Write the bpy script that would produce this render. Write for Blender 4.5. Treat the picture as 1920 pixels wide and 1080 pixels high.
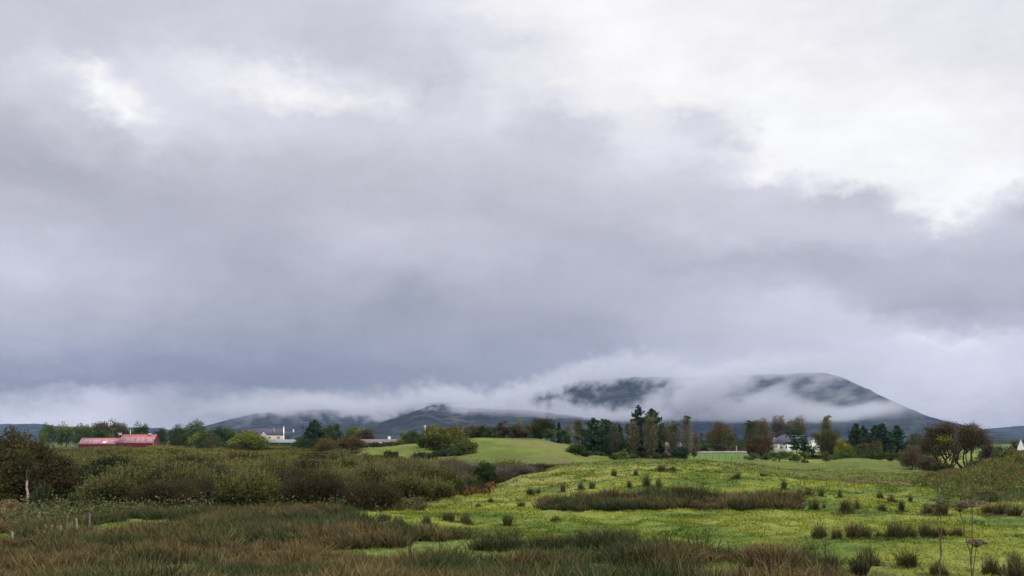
import bpy, math, random
import numpy as np
from math import radians, tan, atan2, sin, cos, pi
R = np.random.default_rng

# ------------------------------------------------------------------ camera
F = 1867.0            # focal length in pixels of a 1920 px wide picture
HOR = 835.0           # picture row of the horizon
CZ = 4.0              # eye height over the wet field
sc = bpy.context.scene
for o in list(bpy.data.objects): bpy.data.objects.remove(o)
cam = bpy.data.cameras.new('camera'); camo = bpy.data.objects.new('camera', cam)
sc.collection.objects.link(camo); sc.camera = camo
camo.location = (0, 0, CZ); camo.rotation_euler = (radians(90), 0, 0)
cam.sensor_width = 36; cam.lens = 36*F/1920; cam.shift_y = (HOR-540)/1920
cam.clip_start = 0.1; cam.clip_end = 40000

# ------------------------------------------------------------------ exposure
sc.view_settings.view_transform = 'Standard'; sc.view_settings.look = 'None'
sc.view_settings.gamma = 1; sc.view_settings.use_curve_mapping = False
sc.view_settings.exposure = 0
sc.render.engine = 'CYCLES'
cy = sc.cycles
cy.max_bounces = 7; cy.diffuse_bounces = 3; cy.glossy_bounces = 2; cy.transmission_bounces = 2
cy.transparent_max_bounces = 8; cy.volume_bounces = 5
cy.volume_step_rate = 1.0; cy.volume_max_steps = 256
cy.sample_clamp_indirect = 5

def lin(c):
    c = np.asarray(c, float)/255
    return np.where(c <= .04045, c/12.92, ((c+.055)/1.055)**2.4)

# ------------------------------------------------------------------ world: NISHITA sky under a nearly closed cloud deck
SUN_EL, SUN_ROT = radians(42), radians(138)
TX = np.arange(0, 1921, 160)
TY = np.arange(0, 801, 80)
TL = np.array([
 [203,206,206,212,214,226,241,243,240,239,235,231,231],
 [211,211,216,214,209,222,236,245,243,239,236,232,232],
 [216,226,227,229,222,212,233,243,246,247,243,240,237],
 [196,210,226,219,216,222,220,222,236,252,253,248,241],
 [191,193,196,200,201,205,206,213,222,242,248,247,238],
 [197,193,190,190,198,196,192,200,205,211,213,219,212],
 [208,202,194,182,194,199,197,192,193,190,189,195,192],
 [197,191,183,172,174,168,181,180,195,203,195,181,183],
 [172,169,160,152,154,161,161,168,195,204,210,222,216],
 [146,147,145,142,146,149,157,168,190,200,208,221,219],
 [188,196,176,160,156,152,158,170,188,196,200,192,178]], float)
G = [  # cloud features: x, y, length, width, tilt (deg), strength
 (180,170,75,17,36,34),(215,200,45,12,40,16),(100,128,60,18,20,8),(330,118,60,30,10,6),
 (600,163,130,20,8,20),(520,172,60,16,8,8),(735,165,36,14,5,18),(812,150,55,30,60,-10),
 (905,215,22,15,-30,26),(960,180,40,20,40,6),(975,75,70,22,25,-12),(1000,220,70,35,20,-9),
 (1075,240,40,22,30,-9),(1120,200,60,22,35,8),(1170,270,25,12,30,10),(1345,240,45,24,25,-28),(1300,215,40,14,10,-10),
 (1255,180,90,20,40,6),(640,70,110,50,20,-6),(550,20,60,30,0,5),(1590,385,60,16,5,-12),(1655,368,45,14,12,-14),
 (1540,360,60,16,15,-10),(1900,380,50,22,-20,-22),(1830,400,40,12,0,-10),(1772,405,26,10,10,28),(1740,345,90,14,0,5),
 (0,485,90,24,0,9),(60,300,140,40,8,-6),(230,375,160,30,10,-5),(180,340,120,18,14,-6),(800,510,60,22,-30,-8),
 (1500,300,90,20,8,6),(1390,505,120,15,3,-9),(1555,512,70,16,5,-8),(1700,585,80,22,12,-15),(1860,592,90,24,0,-13),(1450,568,110,30,5,11),(1590,590,70,26,20,8),(1280,520,50,20,0,-4),(380,478,110,22,20,-7),(640,470,120,16,5,5),(1010,520,60,26,-20,-8),(1150,440,120,20,8,-5),(700,430,90,16,4,5),(1800,632,60,9,0,22),(1860,650,90,30,0,8),
 (900,440,70,22,0,6),(760,560,50,30,-30,-7),(500,690,200,40,0,-6),(300,712,300,26,0,-6),
 (70,768,150,20,-3,36),(210,762,80,20,-12,26),(560,750,80,10,-6,14),(620,742,40,9,-10,10),(150,745,90,12,0,8),(330,782,60,16,0,8),(590,752,60,12,-6,12),
 (1450,700,120,20,0,4),(1760,770,60,26,0,6),(1880,715,60,30,0,4),(1600,650,150,40,0,4),(1210,700,130,20,-4,9),(790,762,30,9,-25,26),(740,772,60,10,-8,12)]
def lum(px, py):
    px = np.asarray(px, float); py = np.asarray(py, float)
    ix = np.clip(px/160, 0, 11.9999); iy = np.clip(py/80, 0, 9.9999)
    i = ix.astype(int); j = iy.astype(int); fx = ix-i; fy = iy-j
    fx = fx*fx*(3-2*fx)*.5+fx*.5; fy = fy*fy*(3-2*fy)*.5+fy*.5
    L = (TL[j,i]*(1-fx)+TL[j,i+1]*fx)*(1-fy)+(TL[j+1,i]*(1-fx)+TL[j+1,i+1]*fx)*fy
    # the crisp upper edge of the dark deck on the right
    yb = np.interp(px, [1150,1290,1380,1480,1580,1650,1720,1790,1860,1920], [262,292,318,345,362,366,388,404,392,368])
    s = 1/(1+np.exp(-(yb-py)/9)); w = np.clip((px-1200)/120, 0, 1)*np.clip((py-300)/30, 0, 1)*np.clip((470-py)/40, 0, 1)
    lo = np.interp(px, [1200,1400,1600,1800,1920], [208,211,211,210,206])
    L = L*(1-w)+w*(s*249+(1-s)*lo)
    for gx, gy, a, b, t, k in G:
        c, s_ = cos(radians(t)), sin(radians(t)); dx = px-gx; dy = py-gy
        L = L+k*np.exp(-.5*((dx*c+dy*s_)/a)**2-.5*((-dx*s_+dy*c)/b)**2)
    L = L+7*np.clip((L-222)/20, 0, 1)+3*np.clip((205-L)/20, 0, 1)*(py > 500)+6*np.exp(-((py-640)/45)**2)*(px < 900)
    return np.clip(L, 120, 255)
def cloud_rgb(L, y):
    L = np.asarray(L, float)
    t = np.clip((185-L)/45, 0, 1)          # the darkest bases are steel blue
    top = np.clip((L-225)/25, 0, 1)
    r = L-2-3*t+3*top; g = L-3+0*t+2*top; b = L+6-0*t-8*top
    return lin(np.stack([np.clip(r,0,254), np.clip(g,0,254), np.clip(b,0,255)], -1))

world = bpy.data.worlds.new('World'); sc.world = world; world.use_nodes = True
world.cycles.sampling_method = 'MANUAL'; world.cycles.sample_map_resolution = 512
nt = world.node_tree; nt.nodes.clear(); N = nt.nodes; LK = nt.links
def wn(t, **k):
    n = N.new(t)
    for a, b in k.items(): setattr(n, a, b)
    return n
def wmath(op, a, b=None, clamp=False):
    n = wn('ShaderNodeMath', operation=op, use_clamp=clamp)
    for i, v in enumerate((a, b)):
        if v is None: continue
        if isinstance(v, (int, float)): n.inputs[i].default_value = v
        else: LK.new(v, n.inputs[i])
    return n.outputs[0]
out = wn('ShaderNodeOutputWorld'); bg = wn('ShaderNodeBackground'); LK.new(bg.outputs[0], out.inputs[0])
bg.inputs[1].default_value = 0.1
sky = wn('ShaderNodeTexSky', sky_type='NISHITA', sun_disc=False, sun_elevation=SUN_EL, sun_rotation=SUN_ROT)
tc = wn('ShaderNodeTexCoord'); sep = wn('ShaderNodeSeparateXYZ'); LK.new(tc.outputs['Generated'], sep.inputs[0])
X, Y, Z = sep.outputs
def wnoise(scale, stretch, detail, off=0., rough=.55):
    m = wn('ShaderNodeMapping'); LK.new(tc.outputs['Generated'], m.inputs[0])
    m.inputs['Scale'].default_value = stretch; m.inputs['Location'].default_value = (off, off*.7, off*1.3)
    n = wn('ShaderNodeTexNoise'); n.inputs['Scale'].default_value = scale; n.inputs['Detail'].default_value = detail
    n.inputs['Roughness'].default_value = rough; LK.new(m.outputs[0], n.inputs['Vector'])
    return n.outputs[0]
az = wmath('ARCTAN2', X, Y)
el = wmath('ARCTAN2', Z, wmath('SQRT', wmath('ADD', wmath('MULTIPLY', X, X), wmath('MULTIPLY', Y, Y))))
n1 = wnoise(6, (1,1,2.0), 8, 3.1, .62); n2 = wnoise(6, (1,1,2.0), 8, 9.7, .62)
n6 = wnoise(26, (1,1,1.6), 8, 4.1, .66); n7 = wnoise(26, (1,1,1.6), 8, 7.7, .66)
azw = wmath('ADD', az, wmath('ADD', wmath('MULTIPLY', wmath('SUBTRACT', n1, .5), .075), wmath('MULTIPLY', wmath('SUBTRACT', n6, .5), .075)))
elw = wmath('ADD', el, wmath('ADD', wmath('MULTIPLY', wmath('SUBTRACT', n2, .5), .045), wmath('MULTIPLY', wmath('SUBTRACT', n7, .5), .048)))
A0, A1 = radians(-29), radians(29)
fac = wmath('DIVIDE', wmath('SUBTRACT', azw, A0), A1-A0, True)
NR = 26; E0, E1 = radians(.4), radians(25)
els = np.linspace(E0, E1, NR); azs = np.linspace(A0, A1, 32)
prev = None
for k in range(NR):
    px = 960+F*np.tan(azs); py = HOR-F*np.tan(els[k])/np.cos(azs)
    col = cloud_rgb(lum(np.clip(px,0,1920), np.clip(py,0,799)), py)
    r = wn('ShaderNodeValToRGB'); r.color_ramp.interpolation = 'LINEAR' ; LK.new(fac, r.inputs[0])
    es = r.color_ramp.elements
    while len(es) < 32: es.new(.5)
    for i in range(32):
        es[i].position = i/31
    for i in range(32): es[i].color = (*[float(v) for v in col[i]], 1)
    if prev is None: prev = r.outputs[0]
    else:
        w = wmath('DIVIDE', wmath('SUBTRACT', elw, float(els[k-1])), float(els[1]-els[0]), True)
        m = wn('ShaderNodeMix', data_type='RGBA'); LK.new(w, m.inputs[0]); LK.new(prev, m.inputs[6]); LK.new(r.outputs[0], m.inputs[7])
        prev = m.outputs[2]
# fine cloud texture, and a zenith brighter than the horizon as under any overcast
n3 = wnoise(9, (1,1,2.6), 7, 5.5, .62); n4 = wnoise(2.5, (1,1,1.6), 5, 1.5, .5)
n5 = wnoise(22, (1,1,2.0), 6, 2.2, .6)
det = wmath('ADD', wmath('MULTIPLY', wmath('SUBTRACT', n3, .5), .24), wmath('ADD', wmath('MULTIPLY', wmath('SUBTRACT', n4, .5), .10), wmath('MULTIPLY', wmath('SUBTRACT', n5, .5), .15)))
zen = wn('ShaderNodeMapRange', interpolation_type='SMOOTHSTEP'); LK.new(el, zen.inputs[0])
zen.inputs[1].default_value = radians(25); zen.inputs[2].default_value = radians(52); zen.inputs[3].default_value = 1; zen.inputs[4].default_value = 3.6
gain = wmath('MULTIPLY', wmath('MULTIPLY', wmath('ADD', det, 1.0), zen.outputs[0]), 10.0)
vm = wn('ShaderNodeVectorMath', operation='SCALE'); LK.new(prev, vm.inputs[0]); LK.new(gain, vm.inputs['Scale'])
mx = wn('ShaderNodeMix', data_type='RGBA'); mx.inputs[0].default_value = .985
LK.new(sky.outputs[0], mx.inputs[6]); LK.new(vm.outputs[0], mx.inputs[7]); LK.new(mx.outputs[2], bg.inputs[0])

sl = bpy.data.lights.new('sun', 'SUN'); so = bpy.data.objects.new('sun', sl); sc.collection.objects.link(so)
sl.energy = 1.5; sl.angle = radians(10); sl.color = (1, .93, .82)
so.rotation_euler = (radians(90)-SUN_EL, 0, pi-SUN_ROT)   # lamp -Z points away from the sun

# ------------------------------------------------------------------ helpers
def tag(o, label, cat=None, group=None, kind=None):
    o['label'] = label
    if cat: o['category'] = cat
    if group: o['group'] = group
    if kind: o['kind'] = kind
    return o
def link(o, parent=None):
    sc.collection.objects.link(o); o.parent = parent; return o
def empty(name, loc=(0,0,0), rz=0):
    o = bpy.data.objects.new(name, None); o.location = loc; o.rotation_euler = (0,0,rz); o.empty_display_size = .3
    return link(o)
class MB:
    """collects vertices, faces and per-vertex colours, then becomes ONE mesh"""
    def __init__(s): s.v = []; s.f = {3: [], 4: []}; s.c = []; s.n = 0; s.mi = {3: [], 4: []}
    def add(s, V, Fc, C=None, mi=0):
        V = np.asarray(V, float).reshape(-1,3); Fc = np.asarray(Fc, int)
        s.v.append(V); s.f[Fc.shape[1]].append(Fc+s.n); s.mi[Fc.shape[1]].append(np.full(len(Fc), mi))
        if C is None: C = (1,1,1)
        C = np.asarray(C, float)
        if C.ndim == 1: C = np.tile(C, (len(V),1))
        s.c.append(C); s.n += len(V)
    def box(s, x0, x1, y0, y1, z0, z1, C=None, mi=0):
        V = [(x,y,z) for z in (z0,z1) for y in (y0,y1) for x in (x0,x1)]
        s.add(V, [(0,2,3,1),(4,5,7,6),(0,1,5,4),(2,6,7,3),(0,4,6,2),(1,3,7,5)], C, mi)
    def tubes(s, paths, sides=5, C=None):
        for P, rad in paths:
            P = np.asarray(P, float); rad = np.asarray(rad, float); k = len(P)
            T = np.gradient(P, axis=0); T /= np.linalg.norm(T, axis=1, keepdims=True)+1e-9
            up = np.array([.13,.97,.2]) if abs(T[0,2]) > .7 else np.array([0,0,1.])
            A = np.cross(T, up); A /= np.linalg.norm(A, axis=1, keepdims=True)+1e-9; B = np.cross(T, A)
            th = np.arange(sides)*2*pi/sides
            V = P[:,None,:]+rad[:,None,None]*(np.cos(th)[None,:,None]*A[:,None,:]+np.sin(th)[None,:,None]*B[:,None,:])
            i = np.arange(k-1)[:,None]*sides; j = np.arange(sides)[None,:]; j2 = (j+1) % sides
            Fq = np.stack([i+j, i+j2, i+sides+j2, i+sides+j], -1).reshape(-1,4)
            s.add(V.reshape(-1,3), Fq, C)
    def build(s, name, mat, parent=None, smooth=False):
        me = bpy.data.meshes.new(name)
        V = np.concatenate(s.v); C = np.concatenate(s.c)
        f3 = np.concatenate(s.f[3]) if s.f[3] else np.zeros((0,3), int)
        f4 = np.concatenate(s.f[4]) if s.f[4] else np.zeros((0,4), int)
        mi = np.concatenate([np.concatenate(s.mi[3]) if s.mi[3] else np.zeros(0,int), np.concatenate(s.mi[4]) if s.mi[4] else np.zeros(0,int)])
        me.vertices.add(len(V)); me.vertices.foreach_set('co', V.astype(np.float32).ravel())
        nl = len(f3)*3+len(f4)*4; me.loops.add(nl)
        me.loops.foreach_set('vertex_index', np.concatenate([f3.ravel(), f4.ravel()]).astype(np.int32))
        st = np.concatenate([np.arange(len(f3))*3, len(f3)*3+np.arange(len(f4))*4]).astype(np.int32)
        me.polygons.add(len(st)); me.polygons.foreach_set('loop_start', st)
        me.polygons.foreach_set('material_index', mi.astype(np.int32))
        if smooth: me.polygons.foreach_set('use_smooth', np.ones(len(st), bool))
        me.update(calc_edges=True)
        ca = me.color_attributes.new('Col', 'FLOAT_COLOR', 'POINT')
        ca.data.foreach_set('color', np.concatenate([C, np.ones((len(C),1))], 1).astype(np.float32).ravel())
        for m in (mat if isinstance(mat, (list, tuple)) else [mat]): me.materials.append(m)
        return link(bpy.data.objects.new(name, me), parent)

def M(name, nodes):
    m = bpy.data.materials.new(name); m.use_nodes = True; t = m.node_tree; t.nodes.clear()
    o = t.nodes.new('ShaderNodeOutputMaterial')
    class K: pass
    k = K(); k.t = t
    def nn(tp, **kw):
        n = t.nodes.new(tp)
        for a, b in kw.items(): setattr(n, a, b)
        return n
    def ln(a, b): t.links.new(a, b)
    def noise(scale, detail=4, rough=.5, coord='Object', stretch=None):
        n = nn('ShaderNodeTexNoise'); n.inputs['Scale'].default_value = scale; n.inputs['Detail'].default_value = detail
        n.inputs['Roughness'].default_value = rough
        c = nn('ShaderNodeTexCoord'); src = c.outputs[coord]
        if stretch:
            mp = nn('ShaderNodeMapping'); ln(src, mp.inputs[0]); mp.inputs['Scale'].default_value = stretch; src = mp.outputs[0]
        ln(src, n.inputs['Vector']); return n.outputs[0]
    def ramp(x, stops):
        r = nn('ShaderNodeValToRGB'); ln(x, r.inputs[0]); es = r.color_ramp.elements
        while len(es) < len(stops): es.new(.5)
        for i, (p, c) in enumerate(stops):
            es[i].position = p; es[i].color = (*c, 1) if hasattr(c, '__len__') else (c,c,c,1)
        return r.outputs[0]
    def mix(f, a, b, bt='MIX'):
        n = nn('ShaderNodeMix', data_type='RGBA', blend_type=bt)
        for i, v in ((0,f),(6,a),(7,b)):
            if isinstance(v, (int,float)): n.inputs[i].default_value = v
            elif isinstance(v, tuple): n.inputs[i].default_value = (*v,1)
            else: ln(v, n.inputs[i])
        return n.outputs[2]
    k.nn, k.ln, k.noise, k.ramp, k.mix = nn, ln, noise, ramp, mix
    k.math = lambda op, a, b=0., cl=False: _m(nn, ln, op, a, b, cl)
    sh = nodes(k)
    ln(sh, o.inputs['Surface']) if sh is not None else None
    k.out = o
    return m
def _m(nn, ln, op, a, b, cl):
    n = nn('ShaderNodeMath', operation=op, use_clamp=cl)
    for i, v in ((0,a),(1,b)):
        if isinstance(v, (int,float)): n.inputs[i].default_value = v
        else: ln(v, n.inputs[i])
    return n.outputs[0]
def pbr(k, col, rough=.8, bump=None, bstr=.3, bdist=.1, spec=.25):
    p = k.nn('ShaderNodeBsdfPrincipled')
    if isinstance(col, tuple): p.inputs['Base Color'].default_value = (*col,1)
    else: k.ln(col, p.inputs['Base Color'])
    if isinstance(rough, (int,float)): p.inputs['Roughness'].default_value = rough
    else: k.ln(rough, p.inputs['Roughness'])
    p.inputs['Specular IOR Level'].default_value = spec
    if bump is not None:
        b = k.nn('ShaderNodeBump'); b.inputs['Strength'].default_value = bstr; b.inputs['Distance'].default_value = bdist
        k.ln(bump, b.inputs['Height']); k.ln(b.outputs[0], p.inputs['Normal'])
    return p.outputs[0]
def attr(k, name='Col'):
    a = k.nn('ShaderNodeVertexColor'); a.layer_name = name; return a.outputs[0]
def at(px, py, Yd):
    """the point seen at a picture position, at distance Yd"""
    return ((px-960)/F*Yd, Yd, CZ-(py-HOR)/F*Yd)
# ------------------------------------------------------------------ value noise in numpy
_h = R(7).random((256,256))
def vnoise(x, y, s):
    x = np.asarray(x, float)/s+1000.3; y = np.asarray(y, float)/s+1000.7
    i = np.floor(x).astype(int); j = np.floor(y).astype(int); fx = x-i; fy = y-j
    fx = fx*fx*(3-2*fx); fy = fy*fy*(3-2*fy)
    g = lambda a, b: _h[a % 256, b % 256]
    return (g(i,j)*(1-fx)+g(i+1,j)*fx)*(1-fy)+(g(i,j+1)*(1-fx)+g(i+1,j+1)*fx)*fy
def fbm(x, y, s, o=4, g=.5):
    t = 0; a = 1; n = 0
    for k in range(o):
        t = t+a*vnoise(x+17.3*k, y-9.1*k, s/2**k); n += a; a *= g
    return t/n
def sstep(a, b, x):
    t = np.clip((x-a)/(b-a), 0, 1); return t*t*(3-2*t)

# ------------------------------------------------------------------ terrain heights
GP = [-900,-300,0,150,300,500,600,700,800,900,1000,1060,1100,1200,1300,1400,1500,1600,1700,1800,1860,1920,2300,2900]
GR = {
 12: [2.0]*24, 14: [1.7]*24, 20: [.85]*24, 25: [.25]*24, 29: [0.]*24, 50: [0.]*24,
 62: [0,0,0,0,0,0,0,0,0,0,0,0,0,0,0,0,0,0,0,.1,.2,.4,.8,.9],
 70: [0,0,0,0,0,0,0,0,0,0,.12,.25,.35,.5,.5,.45,.35,.25,.15,.5,.8,1.2,1.8,2],
 80: [.1,.1,.1,.1,.1,0,0,0,0,.12,.65,.9,1.05,1.28,1.3,1.15,.95,.8,.7,1.0,1.6,2.3,3.0,3],
 95: [.3,.3,.3,.2,.2,.1,0,0,-.1,.05,1.2,1.6,1.8,2.0,1.85,1.3,.75,.35,.25,1.2,2.3,3.1,4.2,4.5],
 110:[.4,.4,.4,.3,.3,.2,.1,0,-.2,-.3,.9,1.8,2.05,2.35,2.15,1.5,.8,.45,.3,1.0,2.2,3.05,4.4,4.8],
 130:[.5,.5,.5,.4,.4,.3,.3,.2,0,-.3,.1,.7,1.2,2.1,2.05,1.6,.9,.75,.3,.7,1.3,2.3,3.5,4],
 160:[.8,.8,.8,.7,.7,.7,.8,1.0,1.2,1.3,1.4,1.2,.8,1.4,1.55,1.4,.6,1.35,.75,.4,.8,1.5,2.5,3],
 175:[1,1,1,.9,.9,1,1.1,1.5,2,2.3,2.3,1.8,1.0,1.1,1.3,1.2,.35,1.65,.9,.2,.5,1,2,2],
 190:[1.1,1.1,1.1,1,1,1.1,1.3,2.1,2.9,3.3,3.2,2.1,1.1,.8,1.0,.95,.1,1.5,.8,-.2,.2,.5,1,1.2],
 220:[1.3,1.3,1.3,1.2,1.3,1.4,1.8,3.3,4.2,5.0,4.8,3.2,1.5,.4,.5,.55,-.2,.2,.1,-.1,.1,.4,.8,1],
 255:[1.5,1.5,1.5,1.4,1.5,1.8,2.2,3.5,4.7,6.0,5.8,4.4,2.2,.8,.6,.6,.4,.5,.4,.2,.4,.6,1,1.2],
 300:[2,2,1.8,1.6,1.7,2.6,3.0,3.6,4.6,5.6,5.4,4.0,2.0,1.0,.7,.8,2.2,1.8,.8,1,1.4,1.8,2.5,3],
 350:[2.6,2.6,2.2,1.8,1.8,2.4,3.2,4.5,5,5.4,5,3.6,2,1.2,.8,.9,1.8,1.8,1.2,2.4,2.8,3,3.5,4],
 450:[4,4,4,4,4.4,4.9,5.2,6.6,6.6,6,5,4,3,2.4,1.6,1.8,2.4,2.6,3,4.2,4.6,5,6,6],
 700:[4]*24, 1200:[6]*24, 3000:[8]*24, 9000:[0]*24}
_ys = np.array(sorted(GR)); _tb = np.array([GR[y] for y in _ys], float); _gu = (np.array(GP)-960)/F
def ground0(x, y):
    x = np.asarray(x, float); y = np.asarray(y, float)
    yy = np.clip(y, 12, 8999); u = x/np.maximum(yy, 12)
    k = np.clip(np.searchsorted(_ys, yy, side='right')-1, 0, len(_ys)-2)
    f = (yy-_ys[k])/(_ys[k+1]-_ys[k]); f = .5*f+.5*f*f*(3-2*f)
    j = np.clip(np.searchsorted(_gu, u, side='right')-1, 0, len(_gu)-2)
    g = np.clip((u-_gu[j])/(_gu[j+1]-_gu[j]), 0, 1); g = g*g*(3-2*g)
    a = _tb[k,j]*(1-g)+_tb[k,j+1]*g; b = _tb[k+1,j]*(1-g)+_tb[k+1,j+1]*g
    return a*(1-f)+b*f
def pasture_mask(x, y):
    """1 on cropped grass, 0 under rushes and scrub"""
    x = np.asarray(x, float); y = np.maximum(np.asarray(y, float), 1)
    px = 960+F*x/y+14*(vnoise(x, y, 5)-.5)
    # far edge of the rush field, as distance
    lim = np.interp(px, [-2000,560,640,700,760,900,1000,1100,1200,1300,1400,1500,1535,1560,1600,4000],
                        [61,61,58,47,44.5,43.5,42.5,41,39,36.2,35,34,31,28,24,24])
    edge = lim+(fbm(x, y, 4)-.5)*3
    m = sstep(-.3, .5, y-edge)
    # the scrub valley on the left
    lx = np.interp(y, [58,64,75,90,100,120,140,160,180,200,230,320], [640,770,850,900,960,1060,1075,880,690,680,690,560])
    m = m*sstep(-8, 8, px-lx-20*(vnoise(x+50, y, 9)-.5))
    # rough bank on the right
    bx = np.interp(y, [60,66,80,95,120,160], [1960,1790,1735,1720,1760,2100])
    m = m*(1-sstep(-10, 14, px-bx-40*(fbm(x, y, 6)-.5))*(y < 200))
    # rush band on the mound
    bandy = (sstep(60.5, 61.8, y+.8*(vnoise(x, y, 2)-.5))-sstep(69, 73, y+3*(vnoise(x, y, 3)-.5)))
    m = m*(1-.85*bandy*sstep(1012, 1030, px)*(1-sstep(1480, 1500, px)))
    return m
def ground(x, y):
    x = np.asarray(x, float); y = np.asarray(y, float)
    z = ground0(x, y)
    near = np.clip((y-24)/6, 0, 1)*np.clip((400-y)/200, 0, 1)
    p = pasture_mask(x, y)*(y < 400)
    z = z+near*((fbm(x, y, 9, 3)-.5)*.35+(fbm(x+40, y, 2.3, 4, .6)-.5)*.75*p*np.clip((200-y)/60, .25, 1))
    # low step along the front of the right hand grass bank
    px = 960+F*x/np.maximum(y, 1)
    z = z+.22*sstep(1530, 1570, px)*(1-sstep(41.2, 42.2, y+1.2*(vnoise(x, y, 3)-.5)))*sstep(24, 30, y)
    far = np.clip((y-420)/400, 0, 1)
    return z+far*(fbm(x, y, 700, 4)-.5)*14
def G(x, y): return float(ground(np.array([x]), np.array([y]))[0])

GRASS = np.array([.150,.178,.028]); GRASS2 = np.array([.072,.112,.018]); STRAW = np.array([.21,.195,.055]); BROWN = np.array([.10,.065,.032]); MUD = np.array([.055,.045,.022])
def gcol(x, y, z):
    p = pasture_mask(x, y)[...,None]; n = fbm(x, y, 3.5, 4)[...,None]; n2 = fbm(x+90, y+30, 14, 3)[...,None]; n3 = fbm(x-60, y, .9, 2)[...,None]
    t = sstep(.35, .65, n); g = GRASS*(1-t)+GRASS2*t
    s = sstep(.50, .70, n2)*sstep(.40, .6, n3)*.7; g = g*(1-s)+STRAW*s
    px = (960+F*x/np.maximum(y, 1))[...,None]; yv = y[...,None]
    # the farther field is duller, with a brown wet hollow
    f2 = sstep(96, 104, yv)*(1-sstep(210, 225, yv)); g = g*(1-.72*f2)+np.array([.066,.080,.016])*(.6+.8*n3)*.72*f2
    hol = np.exp(-((yv-97-(px-1600)*.0)/5.5)**2)*sstep(1440, 1520, px)*(1-sstep(1730, 1780, px)); g = g*(1-.85*hol)+np.array([.12,.075,.045])*.85*hol
    hol = np.exp(-((yv-150)/16)**2)*sstep(1020, 1060, px)*(1-sstep(1120, 1180, px)); g = g*(1-.8*hol)+np.array([.11,.08,.045])*.8*hol
    soil = np.clip(np.exp(-((yv-240)/9)**2)*np.exp(-((px-1015)/16)**2)*(n > .5)+np.exp(-((yv-186)/7)**2)*np.exp(-((px-902)/7)**2), 0, 1); g = g*(1-.7*soil)+np.array([.16,.09,.06])*.7*soil
    hf = sstep(150, 185, yv)*(1-sstep(225, 240, yv)*(px > 1150)); tx = fbm(x, y*.35, 5, 4)[...,None]; g = g*(1-.8*hf)+(np.array([.095,.126,.012])*(.25+1.35*tx))*.8*hf; sc2 = hf*sstep(.46, .60, fbm(x+11, y*.4, 9, 4))[...,None]*.55; g = g*(1-sc2)+np.array([.15,.13,.05])*sc2
    lush = sstep(225, 245, yv)*sstep(1270, 1290, px)*(1-sstep(1415, 1430, px)*(1-sstep(330, 380, yv))); g = g*(1-lush)+np.array([.075,.145,.02])*lush
    rough = MUD*(1-sstep(.4, .7, n))+np.array([.085,.11,.03])*sstep(.4, .7, n)
    gap = (1-sstep(.38, .50, fbm(x+5, y+9, 2.6, 3)))[...,None]*(yv < 62); rough = rough*(1-gap)+(np.array([.11,.15,.032])*(.6+.8*n3))*gap
    bank = sstep(1650, 1750, px)*(yv > 55)*(yv < 200); rough = rough*(1-bank)+np.array([.13,.14,.04])*bank*(.6+.8*n)+0
    c = g*p+rough*(1-p)
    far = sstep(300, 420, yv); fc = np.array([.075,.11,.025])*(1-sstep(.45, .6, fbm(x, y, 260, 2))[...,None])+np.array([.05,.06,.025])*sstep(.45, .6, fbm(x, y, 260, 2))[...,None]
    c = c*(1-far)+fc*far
    return c
def m_ground(k):
    c = attr(k); n = k.noise(6, 5, .6); n2 = k.noise(.8, 5, .55)
    v = k.ramp(n, [(.25,.62),(.75,1.35)]); v2 = k.ramp(n2, [(.3,.78),(.7,1.18)])
    return pbr(k, k.mix(1., k.mix(1., c, v, 'MULTIPLY'), v2, 'MULTIPLY'), .9, k.noise(9, 6, .65), .9, .12, .1)
MAT = {}
MAT['ground'] = M('meadow', m_ground)
ysg = np.concatenate([[-60,-20,0,8], np.linspace(12, 28, 20), np.exp(np.linspace(np.log(28.5), np.log(130), 420)), np.exp(np.linspace(np.log(131), np.log(480), 190)), np.exp(np.linspace(np.log(490), np.log(9500), 60))])
usg = np.concatenate([np.linspace(-2.6, -.72, 50), np.linspace(-.71, .71, 760), np.linspace(.72, 2.6, 50)])
def gfan():
    yy = ysg[:,None]+0*usg[None,:]; xx = usg[None,:]*np.maximum(yy, 30)
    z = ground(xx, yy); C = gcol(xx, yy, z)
    n, m = xx.shape; i = np.arange(n-1)[:,None]*m+np.arange(m-1)[None,:]
    mb = MB(); mb.add(np.stack([xx,yy,z],-1), np.stack([i, i+1, i+m+1, i+m], -1).reshape(-1,4), C.reshape(-1,3))
    return mb.build('ground', MAT['ground'], smooth=True)
tag(gfan(), 'rolling green pasture and wet rushy ground reaching to the hills', 'ground', kind='structure')

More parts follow.
